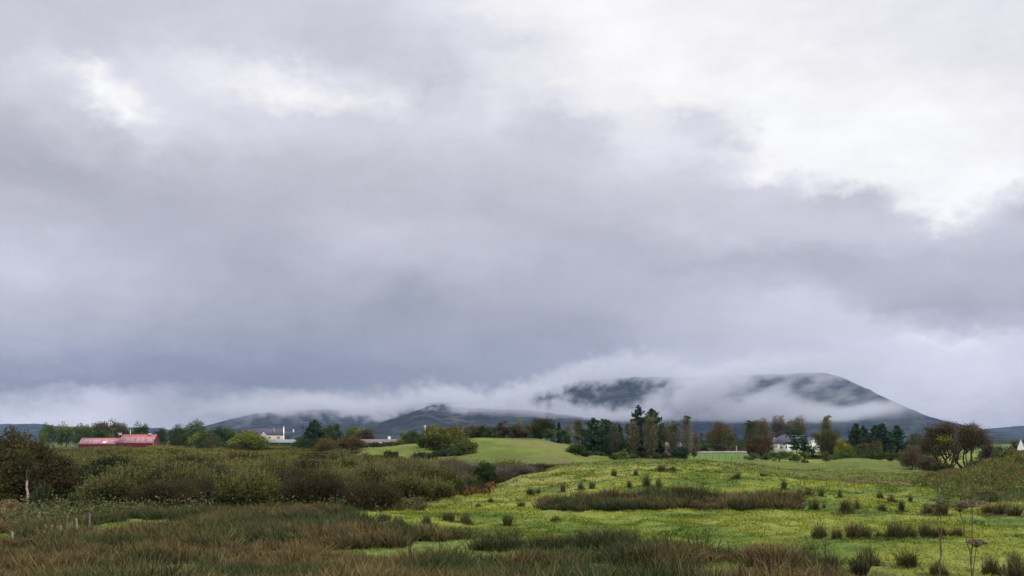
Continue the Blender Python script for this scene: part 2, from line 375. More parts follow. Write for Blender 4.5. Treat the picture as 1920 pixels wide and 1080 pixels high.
# ------------------------------------------------------------------ mountains and hills
def m_mount(k):
    n = k.noise(.014, 9, .70); n2 = k.noise(.0035, 5, .55); n3 = k.noise(.05, 4, .6, stretch=(1,1,.3))
    c = k.ramp(n, [(.34,(.004,.007,.009)),(.5,(.016,.021,.017)),(.66,(.085,.082,.056))])
    c = k.mix(k.ramp(n2, [(.48,0.),(.66,.55)]), c, (.028,.042,.022))
    return pbr(k, k.mix(1., c, k.ramp(n3, [(.3,.7),(.7,1.25)]), 'MULTIPLY'), .95, n, 1., 30, .05)
MAT['mount'] = M('heather_and_rock', m_mount)
def ridge(name, label, prof, Yc, half, seed, nx=420, ny=90, gully=.16, pw=1.25, back=.6):
    """prof: (picture x, picture y) of the crest line, at distance Yc"""
    pp = np.array(prof, float); X = (pp[:,0]-960)/F*Yc; H = CZ+(HOR-pp[:,1])/F*Yc
    xs = np.linspace(X[0], X[-1], nx); h = np.interp(xs, X, H)
    v = np.linspace(-1, back, ny); xx, vv = np.meshgrid(xs, v)
    hh = np.tile(h, (ny,1)); sh = np.clip(1-np.abs(vv), 0, 1)**pw
    yy = Yc+vv*half
    n = fbm(xx*1.0+seed*977, yy*.45+seed*311, 330, 5, .55); nr = 1-np.abs(2*fbm(xx+seed*77, yy*.3, 190, 4, .55)-1)
    z = hh*sh*(1-gully*(1-sh)*2*(nr-.5))+(n-.5)*hh*gully*1.6*np.sqrt(np.clip(1-sh, 0, 1))*np.clip(sh*6, 0, 1)-10*(sh < .02)
    z = z+((fbm(xx+seed, yy, 60, 3)-.5)*9+(fbm(xx+seed*3, yy, 230, 3)-.5)*16+(fbm(xx-seed, yy, 24, 2)-.5)*5)*np.clip(sh*5, 0, 1)*np.clip(hh/120, .2, 1)
    i = np.arange(ny-1)[:,None]*nx+np.arange(nx-1)[None,:]
    mb = MB(); mb.add(np.stack([xx,yy,z],-1), np.stack([i, i+1, i+nx+1, i+nx], -1).reshape(-1,4))
    return tag(mb.build(name, MAT['mount'], smooth=True), label, 'mountain' if name == 'mountain' else 'hills', kind='structure')
ridge('mountain', 'dark blue mountain with its broad summit wrapped in cloud',
      [(330,815),(385,800),(420,788),(480,774),(560,768),(660,766),(760,758),(860,752),(940,746),(1010,733),(1080,714),(1150,708),(1250,706),(1350,704),(1430,701),(1500,697),(1545,698),(1575,706),(1620,726),(1660,745),(1700,764),(1745,786),(1790,803),(1850,818),(1920,830)], 4800, 1350, 1)
ridge('hills', 'nearer dark ridge with a small peak below the cloud',
      [(520,828),(600,814),(660,803),(700,794),(740,782),(775,772),(798,762),(815,757),(835,762),(870,765),(930,768),(1000,770),(1060,776),(1120,786),(1200,800),(1300,812),(1400,826)], 3600, 1000, 2, gully=.2)
ridge('hills', 'green spur at the foot of the right hand mountain slope',
      [(1480,832),(1560,812),(1610,794),(1640,779),(1668,772),(1700,776),(1730,786),(1762,797),(1800,809),(1860,819),(1920,828),(1990,834)], 4150, 700, 3, gully=.22)
ridge('hills', 'flat blue hills low on the left horizon',
      [(-500,800),(-100,797),(20,795),(90,797),(150,803),(220,800),(300,803),(380,812),(450,822)], 6000, 700, 4, gully=.05, pw=.5)
ridge('hills', 'flat blue hills low on the right horizon',
      [(1760,830),(1800,812),(1850,804),(1920,799),(2050,797),(2300,800),(2600,806)], 6200, 700, 5, gully=.05, pw=.5)
ridge('hills', 'low patchwork green slope under the right hand blue hills',
      [(1740,834),(1800,822),(1850,818),(1890,824),(1930,829),(2000,831),(2200,826),(2400,832)], 1900, 500, 6, gully=.10)
ridge('hills', 'low dark wooded rise in front of the mountain foot',
      [(-200,828),(60,826),(300,824),(500,826),(700,827),(900,828),(1100,828),(1300,827),(1500,826),(1700,828),(1900,829),(2200,830)], 1500, 380, 8, gully=.10)
# ------------------------------------------------------------------ buildings
def m_roof(k):
    w = k.nn('ShaderNodeTexWave', wave_type='BANDS', bands_direction='X'); w.inputs['Scale'].default_value = 4.2
    c = k.nn('ShaderNodeTexCoord'); k.ln(c.outputs['Object'], w.inputs[0])
    n = k.noise(1.1, 5, .6, stretch=(1.6,.35,.35)); fade = k.noise(.55, 4, .6, stretch=(1,.6,.6))
    sp = k.nn('ShaderNodeSeparateXYZ'); k.ln(c.outputs['Object'], sp.inputs[0])
    low = k.nn('ShaderNodeMapRange'); k.ln(sp.outputs[1], low.inputs[0]); low.inputs[1].default_value = 3.2; low.inputs[2].default_value = 2.2
    f = k.math('MULTIPLY', k.ramp(n, [(.38,0.),(.56,1.)]), low.outputs[0])
    col = k.mix(k.math('MULTIPLY', f, .75), k.ramp(fade, [(.3,(.25,.050,.048)),(.7,(.34,.085,.078))]), (.38,.29,.33))
    return pbr(k, col, .5, w.outputs[0], .5, .05, .3)
MAT['redroof'] = M('faded_red_tin', m_roof)
def m_flat(c1, c2, sc_=2., rough=.8, stretch=None):
    return lambda k: pbr(k, k.ramp(k.noise(sc_, 5, .6, stretch=stretch), [(.3,c1),(.7,c2)]), rough, k.noise(sc_*6, 3), .3, .03)
MAT['redwall'] = M('dark_red_tin', m_flat((.085,.010,.018),(.15,.022,.03), 1.5, .6, (3,3,.3)))
MAT['grey'] = M('grey_tin', m_flat((.11,.13,.13),(.20,.23,.225), .8, .6))
MAT['slate'] = M('slate', m_flat((.035,.037,.055),(.075,.075,.10), 2.))
MAT['brownroof'] = M('brown_tiles', m_flat((.10,.075,.075),(.16,.12,.115), 1.2))
MAT['cream'] = M('cream_render', m_flat((.62,.50,.34),(.74,.62,.44), .7))
MAT['white'] = M('white_render', m_flat((.78,.77,.75),(.86,.85,.83), .8))
MAT['white2'] = M('white_paint', m_flat((.75,.75,.74),(.82,.82,.8), 3))
MAT['glass'] = M('window_glass', lambda k: pbr(k, (.03,.035,.045), .12, spec=.6))
MAT['dark'] = M('painted_interior_shade', lambda k: pbr(k, (.012,.011,.012), .9))  # near-black colour standing in for the shade inside openings
MAT['stone'] = M('rubble_stone', m_flat((.18,.15,.14),(.42,.38,.35), 3.5))
MAT['wood'] = M('weathered_wood', m_flat((.22,.19,.15),(.42,.38,.31), 6, .85, (1,1,.3)))
MAT['pole'] = M('pole_wood', m_flat((.10,.09,.08),(.18,.16,.14), 6))
MAT['metal'] = M('painted_metal', lambda k: pbr(k, (.16,.20,.27), .3, spec=.5))
MAT['rubber'] = M('tyre_rubber', lambda k: pbr(k, (.02,.02,.02), .8))
def slab(mb, pts, th, C=None):
    """a planar quad with thickness th along its normal"""
    P = np.array(pts, float); n = np.cross(P[1]-P[0], P[2]-P[0]); n /= np.linalg.norm(n)
    V = np.concatenate([P, P-n*th]); mb.add(V, [(0,1,2,3),(7,6,5,4),(0,4,5,1),(1,5,6,2),(2,6,7,3),(3,7,4,0)], C)
def gable_roof(mb, x0, x1, y0, y1, ze, zr, ov=.3, th=.12, hipl=0., hipr=0.):
    ym = (y0+y1)/2; sl = (zr-ze)/(ym-y0); yo0 = y0-ov; yo1 = y1+ov; zo = ze-sl*ov
    a, b = x0-ov, x1+ov
    if hipl == 0 and hipr == 0:
        slab(mb, [(a,yo0,zo),(b,yo0,zo),(b,ym,zr),(a,ym,zr)], th); slab(mb, [(b,yo1,zo),(a,yo1,zo),(a,ym,zr),(b,ym,zr)], th)
    else:
        slab(mb, [(a,yo0,zo),(b,yo0,zo),(b-hipr,ym,zr),(a+hipl,ym,zr)], th); slab(mb, [(b,yo1,zo),(a,yo1,zo),(a+hipl,ym,zr),(b-hipr,ym,zr)], th)
        for xx, h, s in ((a,hipl,1),(b,hipr,-1)):
            if h:
                mb.add([(xx,yo0,zo),(xx,yo1,zo),(xx+s*h,ym,zr),(xx,yo0,zo-th),(xx,yo1,zo-th),(xx+s*h,ym,zr-th)], [(0,1,2),(5,4,3)])
def gable_wall(mb, x0, x1, y0, y1, z0, ze, zr):
    ym = (y0+y1)/2; e = .04
    V = [(x0,y0,z0),(x1,y0,z0),(x1,y1,z0),(x0,y1,z0),(x0,y0,ze),(x1,y0,ze),(x1,y1,ze),(x0,y1,ze),(x0,ym,zr-e),(x1,ym,zr-e)]
    mb.add(V, [(0,1,5,4),(2,3,7,6)]); mb.add(V, [(1,2,6,5),(3,0,4,7)]); mb.add(V, [(5,6,9),(7,4,8)])
def window(parent, x, z, w, h, y, mul=2):
    fr = MB(); t = .09
    fr.box(x-w/2-t, x+w/2+t, y-.07, y-.003, z-h/2-t, z-h/2); fr.box(x-w/2-t, x+w/2+t, y-.07, y-.003, z+h/2, z+h/2+t)
    for k in range(mul+1):
        xx = x-w/2+w*k/mul; fr.box(xx-.05, xx+.05, y-.068, y-.003, z-h/2, z+h/2)
    f = fr.build('window', MAT['white2'], parent)
    gl = MB(); gl.box(x-w/2+.051, x+w/2-.051, y-.04, y-.004, z-h/2+.002, z+h/2-.002); gl.build('pane', MAT['glass'], f)
    return f
def wpx(px, Y): return (px-960)/F*Y
def wz(py, Y): return CZ-(py-HOR)/F*Y

# red barn: a tall part and a long low part
Yb = 350.
def barn():
    x0, x1, x2 = wpx(146.5,Yb), wpx(222,Yb), wpx(286,Yb)
    gz = G(x1, Yb)-.4
    b = empty('barn', (x1, Yb, gz)); tag(b, 'long red tin barn with faded red roofs showing above the thicket', 'barn')
    def loc(mb):            # build in the barn's own frame
        mb.v = [v-np.array([x1, Yb, gz]) for v in mb.v]; return mb
    m = MB(); gable_wall(m, x1, x2, Yb, Yb+8, gz, wz(830,Yb), wz(814.5,Yb+4)); loc(m).build('wall', MAT['redwall'], b)
    m = MB(); gable_roof(m, x1, x2, Yb, Yb+8, wz(830,Yb), wz(814.5,Yb+4), .15); loc(m).build('roof', MAT['redroof'], b)
    m = MB(); gable_wall(m, x0, x1-.01, Yb+.4, Yb+6.4, gz, wz(832,Yb), wz(821,Yb+3.4)); loc(m).build('low_wall', MAT['redwall'], b)
    m = MB(); gable_roof(m, x0, x1-.36, Yb+.4, Yb+6.4, wz(832,Yb), wz(821,Yb+3.4), .15); r = loc(m).build('low_roof', MAT['redroof'], b)
    for px in (225, 281):
        m = MB(); X = wpx(px,Yb+4); z = wz(814.5,Yb+4); m.box(X-.45, X+.45, Yb+3.6, Yb+4.4, z-.2, z+.28); m.box(X-.55, X+.55, Yb+3.5, Yb+4.5, z+.282, z+.38); loc(m).build('ridge_vent', MAT['white2'], b)
    m = MB(); X = wpx(193,Yb); zr = wz(821,Yb+3.4); ze = wz(832,Yb); sl = (zr-ze)/3.0
    slab(m, [(X-.5,Yb+.7,ze+sl*.3+.06),(X+.45,Yb+.7,ze+sl*.3+.06),(X+.55,Yb+1.5,ze+sl*1.1+.06),(X-.4,Yb+1.5,ze+sl*1.1+.06)], .05); loc(m).build('skylight', MAT['white2'], b)
    m = MB(); X = wpx(219,Yb); z = wz(831,Yb)
    V = [(X-.75,Yb-.1,z),(X+.35,Yb-.1,z),(X+.35,Yb-.1,z+1.25),(X-.75,Yb+.3,z),(X+.35,Yb+.3,z),(X+.35,Yb+.3,z+1.25)]
    m.add(V, [(0,1,2),(5,4,3)]); m.add(V, [(0,3,4,1),(1,4,5,2),(2,5,3,0)]); loc(m).build('gutter_flashing', MAT['grey'], b)
    m = MB(); m.box(x2-.02, x2+.05, Yb+2.4, Yb+4.6, gz+.2, wz(828,Yb)); loc(m).build('door', MAT['redwall'], b)
    m = MB(); m.box(x2+.001, x2+.06, Yb+.02, Yb+1.1, gz+1.6, wz(827,Yb)); loc(m).build('grey_panel', MAT['grey'], b)
barn()
def yellow_house():
    Y = 450.; x0, x1 = wpx(470,Y), wpx(531,Y); gz = wz(826,Y)-1.6; D = 8.5
    h = empty('house', (x1, Y, gz), radians(12.5)); tag(h, 'cream house with dark slate roof, chimneys and a small white front gable', 'house')
    def B(m, n, mat, par=None):
        m.v = [v-np.array([x1, Y, gz]) for v in m.v]; return m.build(n, MAT[mat], par or h)
    m = MB(); gable_wall(m, x0, x1, Y, Y+D, gz, wz(817,Y), wz(803.6,Y+D/2)); B(m, 'wall', 'cream')
    m = MB(); gable_roof(m, x0, x1-.02, Y, Y+D, wz(817,Y), wz(803.6,Y+D/2), .02, .15); roof = B(m, 'roof', 'slate')
    m = MB(); m.box(x0, x1, Y-.06, Y-.003, wz(818.4,Y), wz(817.2,Y)); B(m, 'fascia', 'white2')
    # white gable parapet with its chimney
    m = MB(); ym = Y+D/2; a = wz(817.5,Y); c = wz(802.6,Y+D/2)
    V = [(x1+.01,Y-.25,a),(x1+.01,Y+D+.25,a),(x1+.01,ym,c),(x1+.42,Y-.25,a),(x1+.42,Y+D+.25,a),(x1+.42,ym,c)]
    m.add(V, [(0,2,1),(3,4,5)]); m.add(V, [(0,3,5,2),(1,2,5,4),(0,1,4,3)]); m.box(x1+.01, x1+.42, Y-.25, Y+D+.25, gz, a-.004); B(m, 'gable_end', 'white')
    for px, yy, top in ((514, Y+1.9, 803.2),(531.8, ym, 800.8)):
        m = MB(); X = wpx(px,Y); z = wz(top,Y); m.box(X-.28, X+.28, yy-.35, yy+.35, wz(813,Y) if px < 520 else c-.6, z); m.box(X-.34, X+.34, yy-.41, yy+.41, z+.003, z+.13); m.box(X-.12,X+.12,yy-.12,yy+.12,z+.133,z+.5); B(m, 'chimney', 'white' if px > 520 else 'stone')
    # front gable
    xa, xb = wpx(487.5,Y-2), wpx(499,Y-2); xm = (xa+xb)/2; ze = wz(817,Y-2); zr = wz(811,Y-2)
    m = MB(); V = [(xa,Y-2,gz),(xb,Y-2,gz),(xb,Y-2,ze),(xm,Y-2,zr),(xa,Y-2,ze),(xa,Y+1,gz),(xb,Y+1,gz),(xb,Y+1,ze),(xm,Y+1,zr),(xa,Y+1,ze)]
    m.add(V, [(0,1,2,4),(1,6,7,2),(5,0,4,9)]); m.add(V, [(4,2,3)]); B(m, 'porch', 'cream')
    for s in (-1, 1):
        xe = xm+s*(xb-xm+.35); m = MB()
        P = [(xe,Y-2.25,ze-.3),(xm,Y-2.25,zr+.12),(xm,Y+2.,zr+.12),(xe,Y+2.,ze-.3)]
        slab(m, P if s < 0 else P[::-1], .12); B(m, 'porch_roof', 'slate')
        m = MB(); V = [(xe,Y-2.32,ze-.32),(xm,Y-2.32,zr+.1),(xm,Y-2.32,zr-.32),(xe-s*.35,Y-2.32,ze-.42)]
        V += [(p[0],p[1]+.06,p[2]) for p in V]
        m.add(V, [(0,1,2,3),(7,6,5,4),(0,4,5,1),(2,6,7,3)]); B(m, 'bargeboard', 'white2')
    for px in (506, 522.3):
        f = window(h, wpx(px,Y)-x1, wz(820.3,Y)-gz, 1.35, .95, 0, 3)
    m = MB(); m.box(xa+.5, xb-.9, Y-2.03, Y-2.003, gz, wz(819,Y)); B(m, 'door', 'dark')
yellow_house()
def farm_shed():
    Y = 430.; x0, x1 = wpx(499.5,Y), wpx(552,Y); gz = wz(834,Y)-.3; D = 7
    s = empty('farm_shed', (x0, Y, gz)); tag(s, 'low open shed with pale grey tin roof below the cream house', 'shed')
    def B(m, n, mat):
        m.v = [v-np.array([x0, Y, gz]) for v in m.v]; return m.build(n, MAT[mat], s)
    m = MB(); gable_roof(m, x0, x1, Y, Y+D, wz(829.6,Y), wz(823.8,Y+D/2), .25, .1, 0, .9); B(m, 'roof', 'grey')
    m = MB(); ze = wz(829.8,Y)-.13
    m.box(x0, x0+4.5, Y, Y+.2, gz, ze); m.box(x1-3.8, x1, Y, Y+.2, gz, ze); m.box(x0, x1, Y+D-.2, Y+D, gz, ze); m.box(x0, x0+.2, Y+.21, Y+D-.21, gz, ze); m.box(x1-.2, x1, Y+.21, Y+D-.21, gz, ze); B(m, 'wall', 'dark')  # shade under the shed roof is put into the near-black wall colour
    for k in range(3):
        m = MB(); X = x0+5.5+k*1.2; m.box(X-.07, X+.07, Y, Y+.14, gz, ze); B(m, 'post', 'pole')
farm_shed()
def long_house():
    Y = 300.; x0, x1 = wpx(668,Y), wpx(739.5,Y); gz = wz(838,Y)-.5
    s = empty('bungalow', (x0, Y, gz)); tag(s, 'long low brown tiled roof with one white chimney behind a dark hedge', 'house')
    def B(m, n, mat, par=None):
        m.v = [v-np.array([x0, Y, gz]) for v in m.v]; return m.build(n, MAT[mat], par or s)
    m = MB(); gable_wall(m, x0, x1, Y, Y+7, gz, wz(830.4,Y), wz(823.3,Y+3.5)); B(m, 'wall', 'white')
    m = MB(); gable_roof(m, x0, x1, Y, Y+7, wz(830.4,Y), wz(823.3,Y+3.5), .3, .14); r = B(m, 'roof', 'brownroof')
    m = MB(); X = wpx(727,Y); z = wz(824,Y); m.box(X-.4, X+.4, Y+3.1, Y+3.9, z-.3, z+.72); m.box(X-.46, X+.46, Y+3.05, Y+3.95, z+.723, z+.82); m.box(X-.3,X-.1,Y+3.3,Y+3.6,z+.823,z+1.05); m.box(X+.1,X+.3,Y+3.3,Y+3.6,z+.823,z+1.0); B(m, 'chimney', 'white')
    for k in range(4): window(s, 2+k*2.6, wz(833,Y)-gz, 1.1, .8, 0, 2)
long_house()
def white_house():
    Y = 300.; gz = wz(850,Y); x0, x1 = wpx(1452.5,Y), wpx(1512,Y)
    s = empty('house', (x0, Y, gz)); tag(s, 'white rendered house with dark slate hipped roof among tall trees', 'house')
    def B(m, n, mat, par=None):
        m.v = [v-np.array([x0, Y, gz]) for v in m.v]; return m.build(n, MAT[mat], par or s)
    ze, zr = wz(829.5,Y), wz(815.5,Y+4)
    m = MB(); m.box(x0, x1-.01, Y, Y+8, gz, ze); B(m, 'wall', 'white')
    m = MB(); gable_roof(m, x0, x1+3, Y, Y+8, ze, zr, .35, .14, 3.6, 3.6); B(m, 'roof', 'slate')
    # right wing, gable towards the camera
    xa, xb = wpx(1512,Y-1.5), wpx(1538,Y-1.5); xm = wpx(1525.5,Y); za, zc = wz(830,Y), wz(820.6,Y-1.5)
    m = MB(); V = [(xa,Y-1.5,gz),(xb,Y-1.5,gz),(xb,Y-1.5,za),(xm,Y-1.5,zc),(xa,Y-1.5,za),(xa,Y+8,gz),(xb,Y+8,gz),(xb,Y+8,za),(xm,Y+8,zc),(xa,Y+8,za)]
    m.add(V, [(0,1,2,4),(1,6,7,2),(5,0,4,9),(6,5,9,7)]); m.add(V, [(4,2,3),(7,9,8)]); B(m, 'wing', 'white')
    m = MB()
    for sg in (-1, 1):
        xe = xm+sg*((xb-xa)/2+.3); P = [(xe,Y-1.7,za-.12),(xm,Y-1.7,zc+.14),(xm,Y+8.2,zc+.14),(xe,Y+8.2,za-.12)]
        slab(m, P if sg < 0 else P[::-1], .12)
    B(m, 'wing_roof', 'slate')
    # porch
    xa, xb = wpx(1470.5,Y-1), wpx(1483,Y-1); xm = (xa+xb)/2; za, zc = wz(832.5,Y-1), wz(829,Y-1)
    m = MB()
    for sg in (-1, 1):
        xe = xm+sg*((xb-xa)/2+.1); P = [(xe,Y-1.3,za),(xm,Y-1.3,zc),(xm,Y-.01,zc),(xe,Y-.01,za)]
        slab(m, P if sg < 0 else P[::-1], .14)
    B(m, 'porch_roof', 'slate')
    m = MB(); m.box(xa+.2, xb-.2, Y-1., Y-.01, gz, za-.16); B(m, 'porch', 'white')
    window(s, wpx(1464.5,Y)-x0, wz(837,Y)-gz, .75, 1.25, 0, 2); window(s, wpx(1474.3,Y-1)-x0, wz(838,Y)-gz, .55, 1.0, -1, 1)
    window(s, wpx(1525,Y)-x0, wz(840,Y)-gz, 1.0, 1.0, -1.5, 2); window(s, wpx(1497,Y)-x0, wz(837,Y)-gz, .9, 1.2, 0, 2)
    Y2 = 315.; g2 = wz(850,Y2)
    s2 = empty('outbuilding', (wpx(1436,Y2), Y2, g2)); tag(s2, 'small grey slate roofed outbuilding peeping out left of the white house', 'outbuilding')
    a, b = 0., wpx(1456,Y2)-wpx(1436,Y2)
    m = MB(); gable_wall(m, a, b, 0, 5, 0, wz(827,Y2)-g2, wz(818,Y2)-g2); m.build('wall', MAT['white'], s2)
    m = MB(); gable_roof(m, a, b, 0, 5, wz(827,Y2)-g2, wz(818,Y2)-g2, .25, .12, 0, 2.2); m.build('roof', MAT['slate'], s2)
white_house()
def stone_shed():
    Y = 238.; x0 = wpx(1251,Y); gz = G(x0+2, Y)-.2; W = wpx(1279,Y)-x0
    s = empty('stone_shed', (x0, Y, gz)); tag(s, 'derelict stone shed with pale roof half hidden by bare trees', 'shed')
    ze, zr = wz(841.5,Y)-gz, wz(829.5,Y+2.5)-gz
    m = MB(); gable_wall(m, 0, W, 0, 5, 0, ze, zr); m.build('wall', MAT['stone'], s)
    m = MB(); gable_roof(m, 0, W, 0, 5, ze, zr, .12, .1); m.build('roof', M('pale_tin', m_flat((.26,.22,.21),(.42,.37,.37), 2., .6)), s)
    m = MB(); m.box(.5, 1.5, -.03, -.003, 0, 1.2); m.build('doorway', MAT['dark'], s)  # near-black panel on the solid wall paints the shade of an opening
stone_shed()
def white_gable():
    Y = 250.; xc = wpx(1914,Y); gz = wz(858,Y); ap = wz(823.5,Y); zb = wz(847,Y); hw = wpx(1922,Y)-xc-.0
    s = empty('gable_cottage', (xc, Y, gz), -atan2(xc, Y)); tag(s, 'steep white gable of a cottage at the right edge beyond the bank', 'cottage')
    m = MB(); V = []
    for y in (0, 9): V += [(-hw,y,0),(hw,y,0),(hw,y,zb-gz),(0,y,ap-gz),(-hw,y,zb-gz)]
    m.add(V, [(0,1,2,4),(6,5,9,7),(1,6,7,2),(5,0,4,9)]); m.add(V, [(4,2,3),(7,9,8)]); m.build('wall', MAT['white'], s)
    m = MB()
    for sg in (-1, 1):
        P = [(sg*(hw+.03),.25,zb-gz-.1),(0,.25,ap-gz+.06),(0,9.2,ap-gz+.06),(sg*(hw+.03),9.2,zb-gz-.1)]
        slab(m, P if sg < 0 else P[::-1], .05)
    m.build('roof', MAT['slate'], s)
    m = MB(); W = hw*.5; m.box(hw+.05, hw+5, 1.2, 8, 0, zb-gz-.2); m.build('side_wing', MAT['white'], s)
white_gable()
def wall_line():
    m = MB(); r = R(3); xs = np.linspace(wpx(1303,365), wpx(1412,365), 60)
    for i in range(59):
        z = G(xs[i], 365); h = .85+.1*r.random(); m.box(xs[i]+.004, xs[i+1]-.004, 365+.05*r.random(), 365.5+.05*r.random(), z-.3, z+h)
    tag(m.build('stone_wall', MAT['stone']), 'low pale stone wall behind the bright green field', 'wall')
wall_line()
def pole(px, Y, top, base=None, bar=True, label='', r=.12, white=False):
    X = wpx(px, Y); zt = wz(top, Y); zb = G(X, Y)-.2 if base is None else wz(base, Y)
    e = empty('utility_pole', (X, Y, zb)); tag(e, label, 'pole')
    m = MB(); m.tubes([([(0,0,0),(0,0,(zt-zb)*.5),(0,0,zt-zb)], [r*1.2,r*1.1,r])], 8); m.build('post', MAT['white2' if white else 'pole'], e)
    if bar:
        m = MB(); m.box(-.8, .8, r+.01, r+.12, zt-zb-.55, zt-zb-.43); m.build('crossarm', MAT['pole'], e)
        for s in (-.65, .65):
            m = MB(); m.tubes([([(s,r+.06,zt-zb-.43),(s,r+.06,zt-zb-.25)], [.06,.05])], 6); m.build('insulator', MAT['white2'], e)
    return e, zt-zb
pole(212, 372, 802.5, label='wooden pole with crossarm behind the low red roof')
pole(244.5, 380, 806, label='pale pole rising just behind the ridge of the tall red barn', white=True)
pole(223.5, 366, 809, label='short pole beside the left ridge vent of the barn')
e, h = pole(550.5, 470, 796, label='slim dark pole with white transformer right of the cream house', bar=False)
m = MB(); m.tubes([([(0,-.35,h-3.6),(0,-.35,h-2.2)], [.33,.33])], 10); m.build('transformer', MAT['white2'], e)
pole(568.5, 440, 808, label='plain pole between the shed and the dark conifer', bar=False, r=.1)
pole(797, 290, 797, label='pale pole standing left of the yellow-green hawthorn', r=.14, white=True)
pole(1381, 380, 836, label='thin pale pole beyond the stone wall near the round oak', bar=False, r=.1, white=True)
def car():
    Y = 262.; X = wpx(1031, Y); z = G(X, Y)-.15
    e = empty('parked_car', (X, Y, z), radians(-8)); tag(e, 'grey-blue car parked under the round dark tree on the hilltop', 'car')
    prof = [(-2,.35),(-2.02,.75),(-1.9,.9),(-1.1,1.0),(-.55,1.42),(.75,1.45),(1.45,1.02),(1.95,.95),(2.05,.6),(2.0,.35)]
    n = len(prof); V = [(x,-.85,z_) for x, z_ in prof]+[(x,.85,z_) for x, z_ in prof]
    m = MB(); c0 = len(V); V += [(0,-.85,.6),(0,.85,.6)]
    tri = [(c0,i,(i+1)%n) for i in range(n)]+[(c0+1,n+(i+1)%n,n+i) for i in range(n)]
    m.add(V, [(i,n+i,n+(i+1)%n,(i+1)%n) for i in range(n)]); m.add(V, tri); m.build('body', MAT['metal'], e)
    m = MB(); m.add([(-.95,-.86,1.02),(-.5,-.86,1.34),(.7,-.86,1.36),(1.2,-.86,1.05)]+[(-.95,-.853,1.02),(-.5,-.853,1.34),(.7,-.853,1.36),(1.2,-.853,1.05)], [(0,3,2,1),(4,5,6,7)]); m.build('side_window', MAT['glass'], e)
    for x in (-1.3, 1.3):
        for y in (-.8, .8):
            m = MB(); th = np.arange(12)*pi/6; V = [(x+.32*cos(t), y+s*.1, .32+.32*sin(t)) for s in (-1,1) for t in th]+[(x,y-.1,.32),(x,y+.1,.32)]
            m.add(V, [(i,(i+1)%12,12+(i+1)%12,12+i) for i in range(12)]); m.add(V, [(24,(i+1)%12,i) for i in range(12)]+[(25,12+i,12+(i+1)%12) for i in range(12)]); m.build('wheel', MAT['rubber'], e)
car()
# ------------------------------------------------------------------ trees
def m_leaf(k):
    c = attr(k); n = k.noise(.9, 3, .6); v = k.ramp(n, [(.3,.75),(.7,1.3)]); col = k.mix(1., c, v, 'MULTIPLY')
    d = k.nn('ShaderNodeBsdfDiffuse'); t = k.nn('ShaderNodeBsdfTranslucent'); k.ln(col, d.inputs[0]); k.ln(col, t.inputs[0])
    s = k.nn('ShaderNodeMixShader'); s.inputs[0].default_value = .28; k.ln(d.outputs[0], s.inputs[1]); k.ln(t.outputs[0], s.inputs[2])
    return s.outputs[0]
MAT['leaf'] = M('leaves', m_leaf)
MAT['bark'] = M('bark', m_flat((.022,.018,.014),(.060,.050,.038), 3, .9, (1,1,.3)))
MAT['palebark'] = M('pale_bark', m_flat((.16,.14,.11),(.34,.31,.26), 2, .9, (1,1,.4)))
MAT['twig'] = M('twigs', lambda k: pbr(k, attr(k), .9))
def cards(mb, P, size, C, r, up=0., asp=1.6):
    """leaf clumps: one crooked quad per point"""
    n = len(P); a = r.normal(size=(n,3)); a[:,2] += up; a /= np.linalg.norm(a, axis=1, keepdims=True)
    b = r.normal(size=(n,3)); b -= (b*a).sum(1, keepdims=True)*a; b /= np.linalg.norm(b, axis=1, keepdims=True)
    s = (size*(.6+.8*r.random(n)))[:,None] if np.isscalar(size) else (size*(.6+.8*r.random(n)))[:,None]
    a = a*s*asp*.5; b = b*s*.5; c = np.cross(a, b); c = c/(np.linalg.norm(c, axis=1, keepdims=True)+1e-9)*s*.15
    V = np.stack([P-a, P+b+c, P+a, P-b+c], 1).reshape(-1,3)
    mb.add(V, np.arange(4*n).reshape(-1,4), np.repeat(C, 4, axis=0))
def blades(mb, P, D, wid, C, Ct, r, bend=.0):
    """thin pointed blades from P along D"""
    n = len(P); s = r.normal(size=(n,3)); s -= (s*D).sum(1, keepdims=True)*D/((D*D).sum(1, keepdims=True)+1e-9); s /= np.linalg.norm(s, axis=1, keepdims=True)+1e-9
    w = (wid*(.7+.6*r.random(n)))[:,None]; mid = P+D*.55; tip = P+D
    if bend: bd = r.normal(size=(n,3))*np.linalg.norm(D, axis=1, keepdims=True)*bend; bd[:,2] = -np.abs(bd[:,2]); tip = tip+bd
    V = np.stack([P-s*w*.5, P+s*w*.5, mid+s*w*.4, mid-s*w*.4, tip], 1).reshape(-1,3)
    i = np.arange(n)[:,None]*5; Cm = C*.5+Ct*.5
    CC = np.stack([C, C, Cm, Cm, Ct], 1).reshape(-1,3); k = mb.n
    mb.add(V, i+np.array([[0,1,2,3]]), CC); mb.f[3].append(k+i+np.array([[3,2,4]])); mb.mi[3].append(np.zeros(n, int))
def limb(p0, p1, r0, r1, r, wob=.08, k=5):
    p0 = np.array(p0, float); p1 = np.array(p1, float); L = np.linalg.norm(p1-p0); t = np.linspace(0, 1, k)[:,None]
    P = p0+(p1-p0)*t; P[1:-1] += r.normal(size=(k-2,3))*L*wob; P[:,2] += (np.sin(t[:,0]*pi)*L*.06)
    return P, r0+(r1-r0)*t[:,0]
def mixcols(cols, w, n, r, jit=.22):
    c = np.array(cols)[r.choice(len(cols), n, p=np.array(w)/sum(w))]; return np.clip(c*(1+jit*r.normal(size=(n,1))), .004, .6)
OL, DG, MG, YG, BR, RB, OR, BG, YE = (.095,.104,.032), (.036,.060,.020), (.072,.115,.028), (.155,.180,.032), (.085,.070,.032), (.100,.062,.030), (.130,.094,.034), (.032,.056,.032), (.27,.25,.03)
TW = (.150,.132,.092)
